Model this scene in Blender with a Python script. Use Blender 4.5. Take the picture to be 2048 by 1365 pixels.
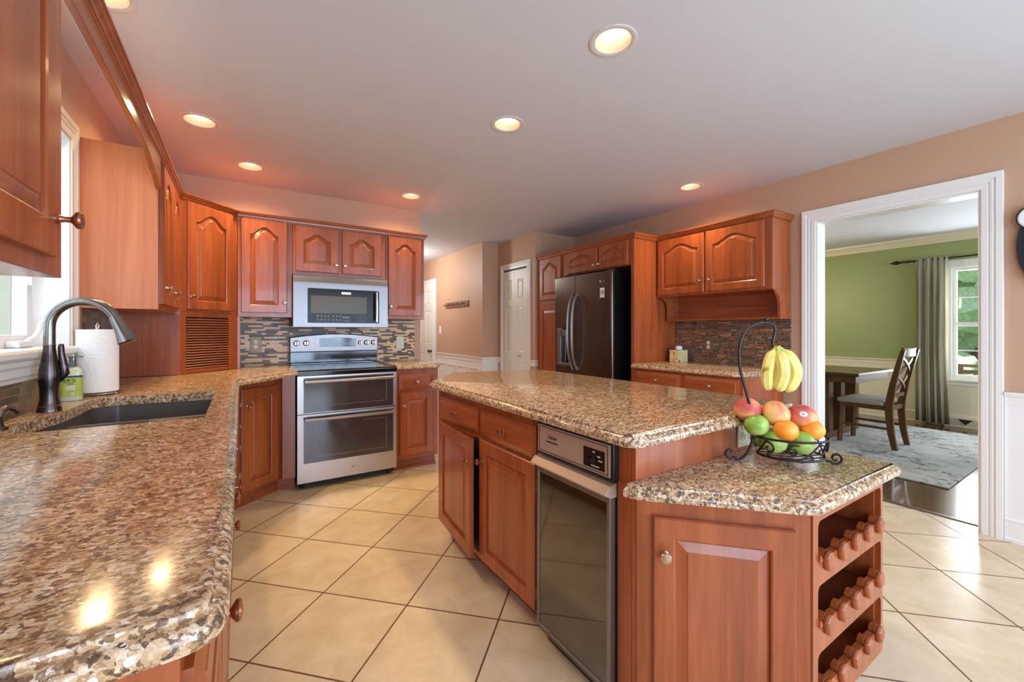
import bpy, bmesh, math, random
from mathutils import Vector, Matrix
from mathutils.geometry import tessellate_polygon
PI = math.pi
sc = bpy.context.scene
C = sc.collection
R = math.radians
for o in list(bpy.data.objects):
    bpy.data.objects.remove(o)

# ------------------------------------------------------------------ camera
cd = bpy.data.cameras.new('camera')
cam = bpy.data.objects.new('camera', cd)
C.objects.link(cam)
cam.location = (0, 0, 1.205)
cam.rotation_euler = (R(90), 0, -math.atan(540 / 836))
cd.sensor_width = 36
cd.lens = 836 / 2048 * 36
cd.shift_y = -20 / 2048
cd.clip_start = 0.02
sc.camera = cam

# ------------------------------------------------------------------ world, light, exposure
w = bpy.data.worlds.new('world')
sc.world = w
w.use_nodes = True
wn = w.node_tree.nodes
wl = w.node_tree.links
bg = wn['Background']
tc = wn.new('ShaderNodeTexCoord')
sx = wn.new('ShaderNodeSeparateXYZ')
rp = wn.new('ShaderNodeValToRGB')
wl.new(tc.outputs['Generated'], sx.inputs[0])
wl.new(sx.outputs['Z'], rp.inputs[0])
wl.new(rp.outputs[0], bg.inputs[0])
rp.color_ramp.elements[0].color = (0.62, 0.74, 0.9, 1)
rp.color_ramp.elements[1].color = (0.45, 0.62, 1, 1)
bg.inputs[1].default_value = 1.3


def light(name, kind, loc, rot, energy, col, size=None, size_y=None, **kw):
    l = bpy.data.lights.new(name, kind)
    l.energy = energy
    l.color = col
    if size is not None:
        if kind == 'AREA':
            l.shape = 'RECTANGLE'
            l.size = size
            l.size_y = size_y or size
        else:
            l.shadow_soft_size = size
    for k, v in kw.items():
        setattr(l, k, v)
    o = bpy.data.objects.new(name, l)
    o.location = loc
    o.rotation_euler = rot
    C.objects.link(o)
    return o


# area lamps for daylight at the window openings; the back left one is added
light('patio_daylight', 'AREA', (1.5, -3.05, 1.15), (R(90), 0, 0), 128, (0.55, 0.73, 1.0), 3.2, 1.9)
light('breakfast_daylight', 'AREA', (3.62, -1.6, 1.43), (R(90), 0, R(90)), 40, (0.64, 0.79, 1.0), 1.5, 1.25)
light('back_left_fill', 'AREA', (-0.60, -2.0, 1.43), (R(90), 0, R(-90)), 40, (0.62, 0.78, 1.0), 1.5, 1.25)  # unseen source, added to spread the daylight over more area
light('sink_window_daylight', 'AREA', (-0.86, 2.05, 1.62), (R(90), 0, R(-90)), 5, (0.72, 0.84, 1.0), 1.1, 0.85)
light('dining_window_daylight', 'AREA', (7.72, 0.95, 1.3), (R(90), 0, R(90)), 52, (0.85, 0.93, 1.0), 0.85, 1.3)
light('dining_side_daylight', 'AREA', (5.6, -1.80, 1.4), (R(90), 0, 0), 52, (0.82, 0.9, 1.0), 1.8, 1.4)
light('sun', 'SUN', (0, 0, 12), (0, R(-32), R(15)), 4.5, (1.0, 0.96, 0.88), R(3))
vs = sc.view_settings
sc.display_settings.display_device = 'sRGB'
vs.view_transform = 'Standard'
vs.look = 'None'
vs.exposure = 0.42
vs.gamma = 1
vs.use_curve_mapping = False
cy = sc.cycles
cy.use_denoising = True
cy.max_bounces = 9
cy.diffuse_bounces = 5
cy.glossy_bounces = 4
cy.transparent_max_bounces = 10
cy.sample_clamp_indirect = 6
cy.caustics_reflective = False
cy.caustics_refractive = False

# ------------------------------------------------------------------ materials


def lin(r, g, b):
    f = lambda c: (c / 255 / 12.92) if c <= 10 else ((c / 255 + 0.055) / 1.055) ** 2.4
    return (f(r), f(g), f(b), 1)


def mat(name, col=(0.8, 0.8, 0.8, 1), rough=0.5, metal=0.0, coat=0.0, spec=0.5, emit=None, es=0.0, bump=0, bscale=200):
    m = bpy.data.materials.new(name)
    m.use_nodes = True
    nt = m.node_tree
    b = nt.nodes['Principled BSDF']
    b.inputs['Base Color'].default_value = col
    b.inputs['Roughness'].default_value = rough
    b.inputs['Metallic'].default_value = metal
    b.inputs['Coat Weight'].default_value = coat
    b.inputs['Coat Roughness'].default_value = 0.08
    b.inputs['Specular IOR Level'].default_value = spec
    if emit:
        b.inputs['Emission Color'].default_value = emit
        b.inputs['Emission Strength'].default_value = es
    # faint procedural mottling so that no surface is perfectly uniform
    N = nt.nodes.new
    t = N('ShaderNodeTexCoord')
    n = N('ShaderNodeTexNoise')
    n.inputs['Scale'].default_value = bscale
    n.inputs['Detail'].default_value = 3
    nt.links.new(t.outputs['Object'], n.inputs['Vector'])
    if bump:
        bp = N('ShaderNodeBump')
        bp.inputs['Strength'].default_value = bump
        bp.inputs['Distance'].default_value = 0.002
        nt.links.new(n.outputs['Fac'], bp.inputs['Height'])
        nt.links.new(bp.outputs[0], b.inputs['Normal'])
    else:
        mr = N('ShaderNodeMapRange')
        mr.inputs['To Min'].default_value = max(0, rough - 0.03)
        mr.inputs['To Max'].default_value = rough + 0.03
        nt.links.new(n.outputs['Fac'], mr.inputs[0])
        nt.links.new(mr.outputs[0], b.inputs['Roughness'])
    return m


class NT:
    def __init__(s, name, rough=0.5, coat=0.0, metal=0.0):
        s.m = bpy.data.materials.new(name)
        s.m.use_nodes = True
        s.nt = s.m.node_tree
        s.b = s.nt.nodes['Principled BSDF']
        s.b.inputs['Roughness'].default_value = rough
        s.b.inputs['Coat Weight'].default_value = coat
        s.b.inputs['Metallic'].default_value = metal
        s.b.inputs['Coat Roughness'].default_value = 0.06
        s.tc = s.n('TexCoord').outputs['Object']

    def n(s, t, **kw):
        n = s.nt.nodes.new('ShaderNode' + t)
        for k, v in kw.items():
            if k in n.inputs:
                n.inputs[k].default_value = v
            else:
                setattr(n, k, v)
        return n

    def l(s, a, b):
        s.nt.links.new(a, b)

    def mp(s, scale=(1, 1, 1), rot=(0, 0, 0), loc=(0, 0, 0), src=None):
        m = s.n('Mapping')
        m.inputs['Scale'].default_value = scale
        m.inputs['Rotation'].default_value = rot
        m.inputs['Location'].default_value = loc
        s.l(src or s.tc, m.inputs[0])
        return m.outputs[0]

    def noise(s, v, scale, detail=3, rough=0.5, dist=0.0):
        n = s.n('TexNoise')
        n.inputs['Scale'].default_value = scale
        n.inputs['Detail'].default_value = detail
        n.inputs['Roughness'].default_value = rough
        n.inputs['Distortion'].default_value = dist
        s.l(v, n.inputs['Vector'])
        return n.outputs['Fac']

    def ramp(s, f, stops, const=False):
        r = s.n('ValToRGB')
        e = r.color_ramp.elements
        if const:
            r.color_ramp.interpolation = 'CONSTANT'
        while len(e) < len(stops):
            e.new(0.5)
        for x, (p, c) in zip(e, stops):
            x.position = p
            x.color = c if len(c) == 4 else (*c, 1)
        s.l(f, r.inputs[0])
        return r.outputs[0]

    def mix(s, f, a, b, mode='MIX'):
        m = s.n('Mix', data_type='RGBA', blend_type=mode)
        for i, v in ((0, f), (6, a), (7, b)):
            if hasattr(v, 'links'):
                s.l(v, m.inputs[i])
            else:
                m.inputs[i].default_value = v
        return m.outputs[2]

    def math(s, op, a, b=0.0, c=None):
        m = s.n('Math', operation=op)
        for i, v in ((0, a), (1, b)) + (((2, c),) if c is not None else ()):
            if hasattr(v, 'links'):
                s.l(v, m.inputs[i])
            else:
                m.inputs[i].default_value = v
        return m.outputs[0]

    def col(s, c):
        s.l(c, s.b.inputs['Base Color'])

    def bump(s, h, st=0.3, d=0.002):
        b = s.n('Bump')
        b.inputs['Strength'].default_value = st
        b.inputs['Distance'].default_value = d
        s.l(h, b.inputs['Height'])
        s.l(b.outputs[0], s.b.inputs['Normal'])


def wood(name, dark, mid, light_, axis='z', rough=0.3, coat=0.25, scale=1.0):
    t = NT(name, rough, coat)
    a, b_ = 22 * scale, 1.3 * scale
    sc3 = {'z': (a, a, b_), 'x': (b_, a, a), 'y': (a, b_, a)}[axis]
    v = t.mp(sc3)
    n1 = t.noise(v, 1.0, 5, 0.6, 0.8)
    s2 = tuple(x * 5 for x in sc3)
    n2 = t.noise(t.mp(s2), 1.0, 3, 0.6)
    n3 = t.noise(t.tc, 2.2, 2)
    c = t.ramp(n1, [(0.25, dark), (0.5, mid), (0.78, light_)])
    c = t.mix(t.ramp(n2, [(0.38, (0, 0, 0)), (0.62, (0.22, 0.22, 0.22))]), c, dark)
    c = t.mix(t.math('MULTIPLY', n3, 0.35), c, light_)
    t.col(c)
    t.bump(n2, 0.05, 0.001)
    return t.m


CH = (lin(110, 48, 21), lin(152, 75, 37), lin(180, 98, 54))
M = {}
M['wz'] = wood('cherry_vertical', *CH, 'z')
M['wx'] = wood('cherry_horizontal', *CH, 'x')
M['wy'] = wood('cherry_depth', *CH, 'y')
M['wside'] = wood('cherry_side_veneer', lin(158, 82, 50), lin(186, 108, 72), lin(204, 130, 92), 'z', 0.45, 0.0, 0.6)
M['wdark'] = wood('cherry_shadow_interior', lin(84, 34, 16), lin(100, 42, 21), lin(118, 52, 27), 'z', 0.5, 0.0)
M['walnut'] = wood('dark_dining_wood', lin(62, 38, 20), lin(94, 60, 32), lin(122, 80, 46), 'z', 0.38, 0.0)
M['walnut_y'] = wood('dark_dining_wood_long', lin(58, 38, 22), lin(84, 56, 32), lin(104, 72, 44), 'y', 0.28, 0.1)
M['hookwood'] = wood('hook_board_wood', lin(96, 66, 46), lin(124, 88, 64), lin(140, 100, 76), 'y', 0.6, 0)

WALL = lin(192, 154, 126)
M['wall'] = mat('tan_wall_paint', WALL, 0.55, bump=0.06, bscale=350)
M['green'] = mat('green_wall_paint', lin(150, 160, 106), 0.45, bump=0.05, bscale=350)
M['ceil'] = mat('ceiling_paint', lin(208, 207, 214), 0.7, bump=0.05, bscale=300)
M['white'] = mat('white_trim_paint', lin(232, 229, 224), 0.35)
M['cream'] = mat('cream_trim_paint', lin(226, 216, 190), 0.4)
M['doorw'] = mat('white_door_paint', lin(228, 228, 218), 0.4)
M['outlet_ivory'] = mat('ivory_plastic', lin(224, 220, 190), 0.35)
M['outlet_white'] = mat('white_plastic', lin(238, 238, 232), 0.35)
M['bronzeplate'] = mat('bronze_plate', lin(128, 104, 84), 0.4, 0.4)
M['black'] = mat('black_plastic', lin(22, 22, 24), 0.35)
M['slot'] = mat('dark_slot', lin(30, 24, 22), 0.6)
M['blackgloss'] = mat('black_gloss', lin(14, 14, 15), 0.08, coat=0.5)
M['ovenglass'] = mat('oven_glass', lin(66, 58, 56), 0.08, coat=0.3, spec=0.6)
M['mwglass'] = mat('microwave_glass', lin(30, 28, 27), 0.14, coat=0.0, spec=0.15)
M['mwwin'] = mat('microwave_window', lin(92, 84, 66), 0.2, coat=0.0, spec=0.2)
M['compglass'] = mat('compactor_glass', lin(38, 28, 20), 0.05, coat=1.0, spec=0.9)
M['copper'] = mat('copper_knob', lin(168, 112, 84), 0.28, 0.9)
M['nickel'] = mat('nickel_knob', lin(196, 168, 146), 0.25, 0.9)
M['chrome'] = mat('chrome', lin(220, 220, 220), 0.12, 1.0)
M['iron'] = mat('black_iron', lin(52, 42, 40), 0.38, 0.7)
M['rodm'] = mat('dark_bronze_rod', lin(48, 38, 32), 0.35, 0.6)
M['paper'] = mat('paper_towel', lin(240, 238, 236), 0.9)
M['soapbody'] = mat('soap_bottle_plastic', lin(208, 216, 190), 0.25)
M['grey'] = mat('grey_plastic', lin(96, 98, 104), 0.4)
M['soaplabel'] = mat('soap_label_green', lin(172, 192, 72), 0.5)
M['navy'] = mat('navy_band', lin(64, 62, 92), 0.5)
M['pinklabel'] = mat('pale_label', lin(212, 206, 190), 0.6)
M['ink'] = mat('dark_ink', lin(36, 34, 30), 0.6)
M['whiteink'] = mat('white_ink', lin(226, 226, 222), 0.5)
M['greyink'] = mat('grey_ink', lin(150, 148, 142), 0.5)
M['sink'] = mat('sink_composite', lin(74, 68, 66), 0.35, bump=0.1, bscale=500)
M['vinyl'] = mat('window_vinyl', lin(226, 226, 228), 0.4)
M['seat'] = mat('grey_seat_fabric', lin(166, 156, 146), 0.9, bump=0.4, bscale=900)
M['lawn'] = mat('grass', lin(96, 140, 70), 0.9, bump=0.5, bscale=30)
M['deck'] = mat('deck_rail_wood', lin(176, 132, 104), 0.7)
M['bark'] = mat('bark', lin(92, 76, 62), 0.9, bump=0.6, bscale=40)
M['clockblack'] = mat('clock_black', lin(30, 34, 38), 0.3)
M['clockface'] = mat('clock_face', lin(236, 236, 230), 0.4)
M['bulb'] = mat('lamp_lens', (1, 1, 1, 1), 0.5, emit=(1, 0.93, 0.8, 1), es=3.2)
M['baffle'] = mat('lamp_baffle', lin(196, 172, 144), 0.5)
M['ringm'] = mat('lamp_ring', lin(216, 208, 206), 0.45)
M['gled'] = mat('green_digits', (0, 0, 0, 1), 0.5, emit=(0.35, 1, 0.25, 1), es=1.2)
M['amber'] = mat('hanging_tag_white', lin(228, 226, 218), 0.4)


def steel(name, c, rough, axis=0):
    t = NT(name, rough, 0, 1.0)
    t.b.inputs['Base Color'].default_value = c
    s3 = [3, 3, 3]
    s3[axis] = 3
    s3 = (4, 4, 600) if axis == 2 else (600, 600, 4)
    n = t.noise(t.mp(s3), 1.0, 3)
    mr = t.n('MapRange')
    mr.inputs['To Min'].default_value = rough - 0.07
    mr.inputs['To Max'].default_value = rough + 0.1
    t.l(n, mr.inputs[0])
    t.l(mr.outputs[0], t.b.inputs['Roughness'])
    t.b.inputs['Anisotropic'].default_value = 0.6
    return t.m


M['steel'] = steel('brushed_steel', lin(140, 136, 136), 0.38, 2)
M['rangesteel'] = steel('range_brushed_steel', lin(190, 183, 178), 0.34, 2)
M['steelv'] = steel('brushed_steel_vertical', lin(146, 140, 138), 0.38, 0)
M['blacksteel'] = steel('black_stainless', lin(104, 94, 88), 0.24, 0)
M['taupe'] = mat('taupe_metal', lin(178, 152, 134), 0.38, 0.25)


def faucet_mat():
    t = NT('oil_rubbed_bronze', 0.24, 0.3, 0.85)
    n = t.noise(t.tc, 14, 3)
    t.col(t.ramp(n, [(0.3, lin(44, 36, 36)), (0.7, lin(92, 80, 76))]))
    return t.m


M['bronze'] = faucet_mat()
M['bronzelight'] = mat('brushed_grey_bronze', lin(132, 128, 124), 0.24, 0.95)


def granite(name):
    t = NT(name, 0.15, 0.12)
    v0 = t.mp((1.0, 1.35, 1.0), (0, 0, R(28)))
    nz = t.n('TexNoise')
    nz.inputs['Scale'].default_value = 60
    t.l(v0, nz.inputs['Vector'])
    v = t.n('Mix', data_type='VECTOR')
    v.inputs[0].default_value = 0.018
    t.l(v0, v.inputs[4])
    t.l(nz.outputs['Color'], v.inputs[5])
    v = v.outputs[1]

    def vor(scale):
        a = t.n('TexVoronoi')
        a.inputs['Scale'].default_value = scale
        t.l(v, a.inputs['Vector'])
        s = t.n('SeparateColor')
        t.l(a.outputs['Color'], s.inputs[0])
        return s.outputs
    a = vor(150)
    base = t.ramp(a[0], [(0.0, lin(84, 64, 48)), (0.08, lin(130, 100, 70)), (0.24, lin(170, 134, 96)), (0.44, lin(196, 160, 120)),
                         (0.64, lin(212, 182, 144)), (0.82, lin(228, 206, 176)), (0.94, lin(240, 230, 212))], True)
    b = vor(78)
    base = t.mix(t.ramp(b[1], [(0.0, (0.8, 0.8, 0.8)), (0.20, (0, 0, 0))], True), base, t.ramp(b[0], [(0, lin(228, 206, 178)), (0.4, lin(206, 172, 132)), (0.62, lin(158, 118, 82)), (0.85, lin(112, 84, 62))], True))
    cl = t.noise(v0, 26, 3, 0.6)
    c = vor(125)
    dk = t.math('LESS_THAN', c[2], t.math('MULTIPLY', t.ramp(cl, [(0.40, (0, 0, 0)), (0.62, (0.42, 0.42, 0.42))]), 1.0))
    base = t.mix(t.math('MULTIPLY', dk, 0.92), base, t.ramp(c[0], [(0, lin(52, 42, 38)), (0.55, lin(84, 64, 50)), (0.85, lin(126, 116, 110))], True))
    mid = t.noise(t.tc, 15, 3, 0.6)
    base = t.mix(t.ramp(mid, [(0.46, (0, 0, 0)), (0.66, (0.30, 0.30, 0.30))]), base, lin(140, 98, 64))
    fine = t.noise(t.tc, 420, 4, 0.7)
    base = t.mix(t.ramp(fine, [(0.42, (0, 0, 0)), (0.62, (0.42, 0.42, 0.42))]), base, lin(150, 110, 72))
    base = t.mix(t.ramp(t.noise(t.mp((1, 1, 1), (0, 0, 0), (3, 1, 2)), 300, 3, 0.7), [(0.55, (0, 0, 0)), (0.70, (0.5, 0.5, 0.5))]), base, lin(240, 224, 200))
    t.col(base)
    return t.m


M['granite'] = granite('granite')


def floor_tile():
    t = NT('floor_tile', 0.28, 0.12)
    T = 0.4157
    m = t.mp((1, 1, 1), (0, 0, R(45.35)), (0, 0, 0))
    # shift so that a grout crossing lies at (0.618, 3.555)
    a = R(45.35)
    x0, y0 = 0.618, 3.555
    u0 = x0 * math.cos(a) - y0 * math.sin(a)
    v0 = x0 * math.sin(a) + y0 * math.cos(a)
    s = t.n('SeparateXYZ')
    t.l(m, s.inputs[0])
    U = t.math('DIVIDE', t.math('SUBTRACT', s.outputs[0], u0), T)
    V = t.math('DIVIDE', t.math('SUBTRACT', s.outputs[1], v0), T)
    g = 0.0085

    def line(q):
        f = t.math('FRACT', q)
        d = t.math('MINIMUM', f, t.math('SUBTRACT', 1.0, f))
        return t.math('LESS_THAN', d, g)
    L = t.math('MAXIMUM', line(U), line(V))
    cb = t.n('CombineXYZ')
    t.l(t.math('FLOOR', U), cb.inputs[0])
    t.l(t.math('FLOOR', V), cb.inputs[1])
    wnz = t.n('TexWhiteNoise')
    t.l(cb.outputs[0], wnz.inputs[0])
    off = t.n('VectorMath', operation='MULTIPLY_ADD')
    off.inputs[1].default_value = (7, 7, 7)
    t.l(wnz.outputs['Color'], off.inputs[0])
    t.l(t.tc, off.inputs[2])
    n = t.noise(off.outputs[0], 7, 5, 0.6, 0.5)
    n2 = t.noise(off.outputs[0], 45, 4, 0.7)
    c = t.ramp(n, [(0.3, lin(206, 184, 150)), (0.55, lin(220, 201, 168)), (0.75, lin(228, 213, 184))])
    c = t.mix(t.ramp(n2, [(0.6, (0, 0, 0)), (0.72, (0.35, 0.35, 0.35))]), c, lin(178, 160, 136))
    c = t.mix(t.math('MULTIPLY', wnz.outputs['Value'], 0.16), c, lin(196, 176, 152))
    c = t.mix(L, c, lin(104, 62, 44))
    t.col(c)
    t.l(t.math('ADD', t.math('MULTIPLY', L, 0.4), 0.26), t.b.inputs['Roughness'])
    t.bump(t.math('SUBTRACT', 1.0, L), 0.4, 0.002)
    return t.m


M['tile'] = floor_tile()


def mosaic(name, cols, grout, row=0.0165, wmin=0.05, axis='x', g=0.12, rough=0.34):
    """thin mosaic of random strips: rows of one height, strips of random colour"""
    t = NT(name, rough, 0.0)
    t.b.inputs['Specular IOR Level'].default_value = 0.35
    s = t.n('SeparateXYZ')
    t.l(t.tc, s.inputs[0])
    u = s.outputs[0] if axis == 'x' else s.outputs[1]
    rz = t.math('DIVIDE', s.outputs[2], row)
    ri = t.math('FLOOR', rz)
    rf = t.math('FRACT', rz)
    wn1 = t.n('TexWhiteNoise', noise_dimensions='1D')
    t.l(ri, wn1.inputs['W'])
    wid = t.math('MULTIPLY_ADD', wn1.outputs['Value'], wmin * 1.2, wmin)
    uu = t.math('DIVIDE', t.math('ADD', u, t.math('MULTIPLY', wn1.outputs['Value'], 3.7)), wid)
    # split every other strip once more for uneven lengths
    ui = t.math('FLOOR', uu)
    uf = t.math('FRACT', uu)
    wn2 = t.n('TexWhiteNoise', noise_dimensions='2D')
    cb = t.n('CombineXYZ')
    t.l(ui, cb.inputs[0])
    t.l(ri, cb.inputs[1])
    t.l(cb.outputs[0], wn2.inputs[0])
    cut = t.math('MULTIPLY_ADD', wn2.outputs['Value'], 0.6, 0.25)
    side = t.math('GREATER_THAN', uf, cut)
    cb2 = t.n('CombineXYZ')
    t.l(t.math('ADD', t.math('MULTIPLY', ui, 2), side), cb2.inputs[0])
    t.l(ri, cb2.inputs[1])
    wn3 = t.n('TexWhiteNoise', noise_dimensions='2D')
    t.l(cb2.outputs[0], wn3.inputs[0])
    c = t.ramp(wn3.outputs['Value'], cols, True)
    n = t.noise(t.tc, 60, 3)
    c = t.mix(t.math('MULTIPLY', n, 0.25), c, lin(150, 120, 90))
    gw = t.math('DIVIDE', g * row, wid)
    d1 = t.math('LESS_THAN', t.math('ABSOLUTE', t.math('SUBTRACT', uf, cut)), t.math('MULTIPLY', gw, 0.5))
    d2 = t.math('LESS_THAN', uf, gw)
    d3 = t.math('LESS_THAN', rf, g)
    G = t.math('MAXIMUM', t.math('MAXIMUM', d1, d2), d3)
    t.col(t.mix(G, c, grout))
    t.l(t.math('ADD', t.math('MULTIPLY', G, 0.5), rough), t.b.inputs['Roughness'])
    t.bump(t.math('SUBTRACT', 1.0, G), 0.4, 0.0015)
    return t.m


M['mos_back'] = mosaic('mosaic_range_wall', [(0, lin(62, 54, 50)), (0.2, lin(120, 96, 76)), (0.34, lin(250, 206, 152)), (0.58, lin(78, 68, 62)), (0.68, lin(252, 224, 180)), (0.86, lin(130, 96, 68))],
                       lin(150, 122, 94), 0.0165, 0.09, 'x', 0.1)
M['mos_right'] = mosaic('mosaic_desk_wall', [(0, lin(52, 40, 34)), (0.25, lin(104, 60, 38)), (0.45, lin(78, 72, 62)), (0.62, lin(124, 70, 40)), (0.8, lin(60, 50, 46)), (0.93, lin(150, 110, 78))],
                        lin(176, 148, 124), 0.0165, 0.075, 'y', 0.14)
M['mos_left'] = mosaic('mosaic_window_wall', [(0, lin(88, 70, 54)), (0.3, lin(112, 88, 66)), (0.55, lin(74, 62, 52)), (0.8, lin(134, 108, 82))],
                       lin(150, 124, 98), 0.026, 0.09, 'y', 0.08)


def hardwood():
    t = NT('dining_hardwood', 0.16, 0.4)
    b = t.n('TexBrick')
    b.offset = 0.37
    b.inputs['Scale'].default_value = 1
    b.inputs['Mortar Size'].default_value = 0.0012
    b.inputs['Brick Width'].default_value = 0.9
    b.inputs['Row Height'].default_value = 0.07
    b.inputs['Color1'].default_value = lin(112, 74, 44)
    b.inputs['Color2'].default_value = lin(82, 52, 30)
    b.inputs['Mortar'].default_value = lin(40, 26, 16)
    t.l(t.mp((1, 1, 1), (0, 0, R(90))), b.inputs['Vector'])
    n = t.noise(t.mp((30, 1.5, 30)), 1, 4)
    t.col(t.mix(t.math('MULTIPLY', n, 0.5), b.outputs[0], lin(66, 42, 26)))
    return t.m


M['hardwood'] = hardwood()


def rugmat():
    t = NT('rug_pattern', 0.95)
    n1 = t.noise(t.mp((1.0, 0.5, 1)), 16, 5, 0.7, 1.6)
    n2 = t.noise(t.tc, 3.0, 3)
    msk = t.math('MULTIPLY', t.ramp(n1, [(0.53, (0, 0, 0)), (0.56, (1, 1, 1))]), t.ramp(n2, [(0.40, (0, 0, 0)), (0.52, (0.9, 0.9, 0.9))]))
    n3 = t.noise(t.tc, 1.4, 3)
    base = t.ramp(n3, [(0.35, lin(158, 158, 154)), (0.65, lin(186, 186, 182))])
    n4 = t.noise(t.tc, 90, 3)
    base = t.mix(t.ramp(n4, [(0.55, (0, 0, 0)), (0.7, (0.3, 0.3, 0.3))]), base, lin(140, 138, 130))
    t.col(t.mix(msk, base, lin(70, 72, 80)))
    t.bump(n4, 0.5, 0.003)
    return t.m


M['rug'] = rugmat()


def glass(name, f=0.07, tint=(1, 1, 1, 1)):
    m = bpy.data.materials.new(name)
    m.use_nodes = True
    nt = m.node_tree
    nt.nodes.remove(nt.nodes['Principled BSDF'])
    a = nt.nodes.new('ShaderNodeBsdfTransparent')
    a.inputs[0].default_value = tint
    g = nt.nodes.new('ShaderNodeBsdfGlossy')
    g.inputs['Roughness'].default_value = 0.02
    x = nt.nodes.new('ShaderNodeMixShader')
    x.inputs[0].default_value = f
    nt.links.new(a.outputs[0], x.inputs[1])
    nt.links.new(g.outputs[0], x.inputs[2])
    nt.links.new(x.outputs[0], nt.nodes['Material Output'].inputs[0])
    return m


M['pane'] = glass('window_glass')


def curtainmat(name, col, tr):
    m = bpy.data.materials.new(name)
    m.use_nodes = True
    nt = m.node_tree
    b = nt.nodes['Principled BSDF']
    b.inputs['Base Color'].default_value = col
    b.inputs['Roughness'].default_value = 0.9
    t = nt.nodes.new('ShaderNodeBsdfTranslucent')
    t.inputs[0].default_value = col
    x = nt.nodes.new('ShaderNodeMixShader')
    x.inputs[0].default_value = tr
    nt.links.new(b.outputs[0], x.inputs[1])
    nt.links.new(t.outputs[0], x.inputs[2])
    nt.links.new(x.outputs[0], nt.nodes['Material Output'].inputs[0])
    n = nt.nodes.new('ShaderNodeTexNoise')
    n.inputs['Scale'].default_value = 400
    bp = nt.nodes.new('ShaderNodeBump')
    bp.inputs['Strength'].default_value = 0.3
    nt.links.new(n.outputs['Fac'], bp.inputs['Height'])
    nt.links.new(bp.outputs[0], b.inputs['Normal'])
    return m


M['curtain'] = curtainmat('grey_linen_curtain', lin(214, 210, 196), 0.6)
M['sheer'] = curtainmat('white_sheer_curtain', lin(226, 232, 240), 0.6)


def foliage(name, a, b):
    t = NT(name, 0.8)
    n = t.noise(t.tc, 14, 6, 0.85)
    t.col(t.ramp(n, [(0.38, a), (0.60, b)]))
    t.bump(n, 0.35, 0.03)
    return t.m


M['leaf'] = foliage('foliage', lin(150, 190, 132), lin(224, 240, 206))
M['leaf2'] = foliage('foliage_pale', lin(176, 208, 158), lin(236, 246, 222))


def fruitmat(name, a, b, c, scale, rough=0.45, thr=(0.35, 0.5, 0.65)):
    t = NT(name, rough)
    n = t.noise(t.tc, scale, 2, 0.4, 0.3)
    t.col(t.ramp(n, [(thr[0], a), (thr[1], b), (thr[2], c)]))
    t.bump(t.noise(t.tc, 400, 2), 0.06, 0.001)
    return t.m


M['peach'] = fruitmat('peach_skin', lin(196, 84, 76), lin(232, 130, 96), lin(246, 190, 112), 14, 0.6, (0.42, 0.52, 0.62))
M['peachpale'] = fruitmat('peach_skin_pale', lin(222, 120, 92), lin(244, 176, 112), lin(250, 204, 130), 14, 0.6)
M['peachred'] = fruitmat('peach_skin_red', lin(160, 72, 84), lin(208, 104, 88), lin(240, 170, 112), 13, 0.6, (0.36, 0.5, 0.66))
M['orange'] = fruitmat('orange_skin', lin(240, 140, 34), lin(248, 158, 52), lin(250, 172, 76), 20, 0.4)
M['apple'] = fruitmat('green_apple_skin', lin(120, 160, 56), lin(152, 188, 82), lin(184, 206, 116), 12, 0.25)
M['banana'] = fruitmat('banana_skin', lin(150, 112, 40), lin(226, 206, 104), lin(236, 222, 134), 26, 0.45, (0.2, 0.27, 0.6))
M['bananatip'] = fruitmat('banana_stem', lin(130, 140, 50), lin(168, 182, 76), lin(196, 200, 96), 26)


def tissuebox():
    t = NT('tissue_box_print', 0.6)
    a = t.n('TexVoronoi')
    a.inputs['Scale'].default_value = 42
    t.l(t.tc, a.inputs['Vector'])
    s = t.n('SeparateColor')
    t.l(a.outputs['Color'], s.inputs[0])
    t.col(t.ramp(s.outputs[0], [(0, lin(228, 214, 120)), (0.4, lin(236, 226, 170)), (0.6, lin(232, 160, 150)), (0.75, lin(200, 96, 90)), (0.86, lin(240, 236, 220)), (0.94, lin(90, 96, 60))], True))
    return t.m


M['tissuebox'] = tissuebox()
M['tissueplain'] = mat('tissue_box_plain', lin(226, 214, 150), 0.6)

# ------------------------------------------------------------------ helpers


def thing(name, label, cat, loc=(0, 0, 0), rz=0.0, group=None, kind=None):
    o = bpy.data.objects.new(name, None)
    C.objects.link(o)
    o.location = loc
    o.rotation_euler = (0, 0, rz)
    o.empty_display_size = 0.05
    if label:
        o['label'] = label
    if cat:
        o['category'] = cat
    if group:
        o['group'] = group
    if kind:
        o['kind'] = kind
    return o


def tag(o, label, cat, group=None, kind=None):
    if label:
        o['label'] = label
    if cat:
        o['category'] = cat
    if group:
        o['group'] = group
    if kind:
        o['kind'] = kind
    return o


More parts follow.
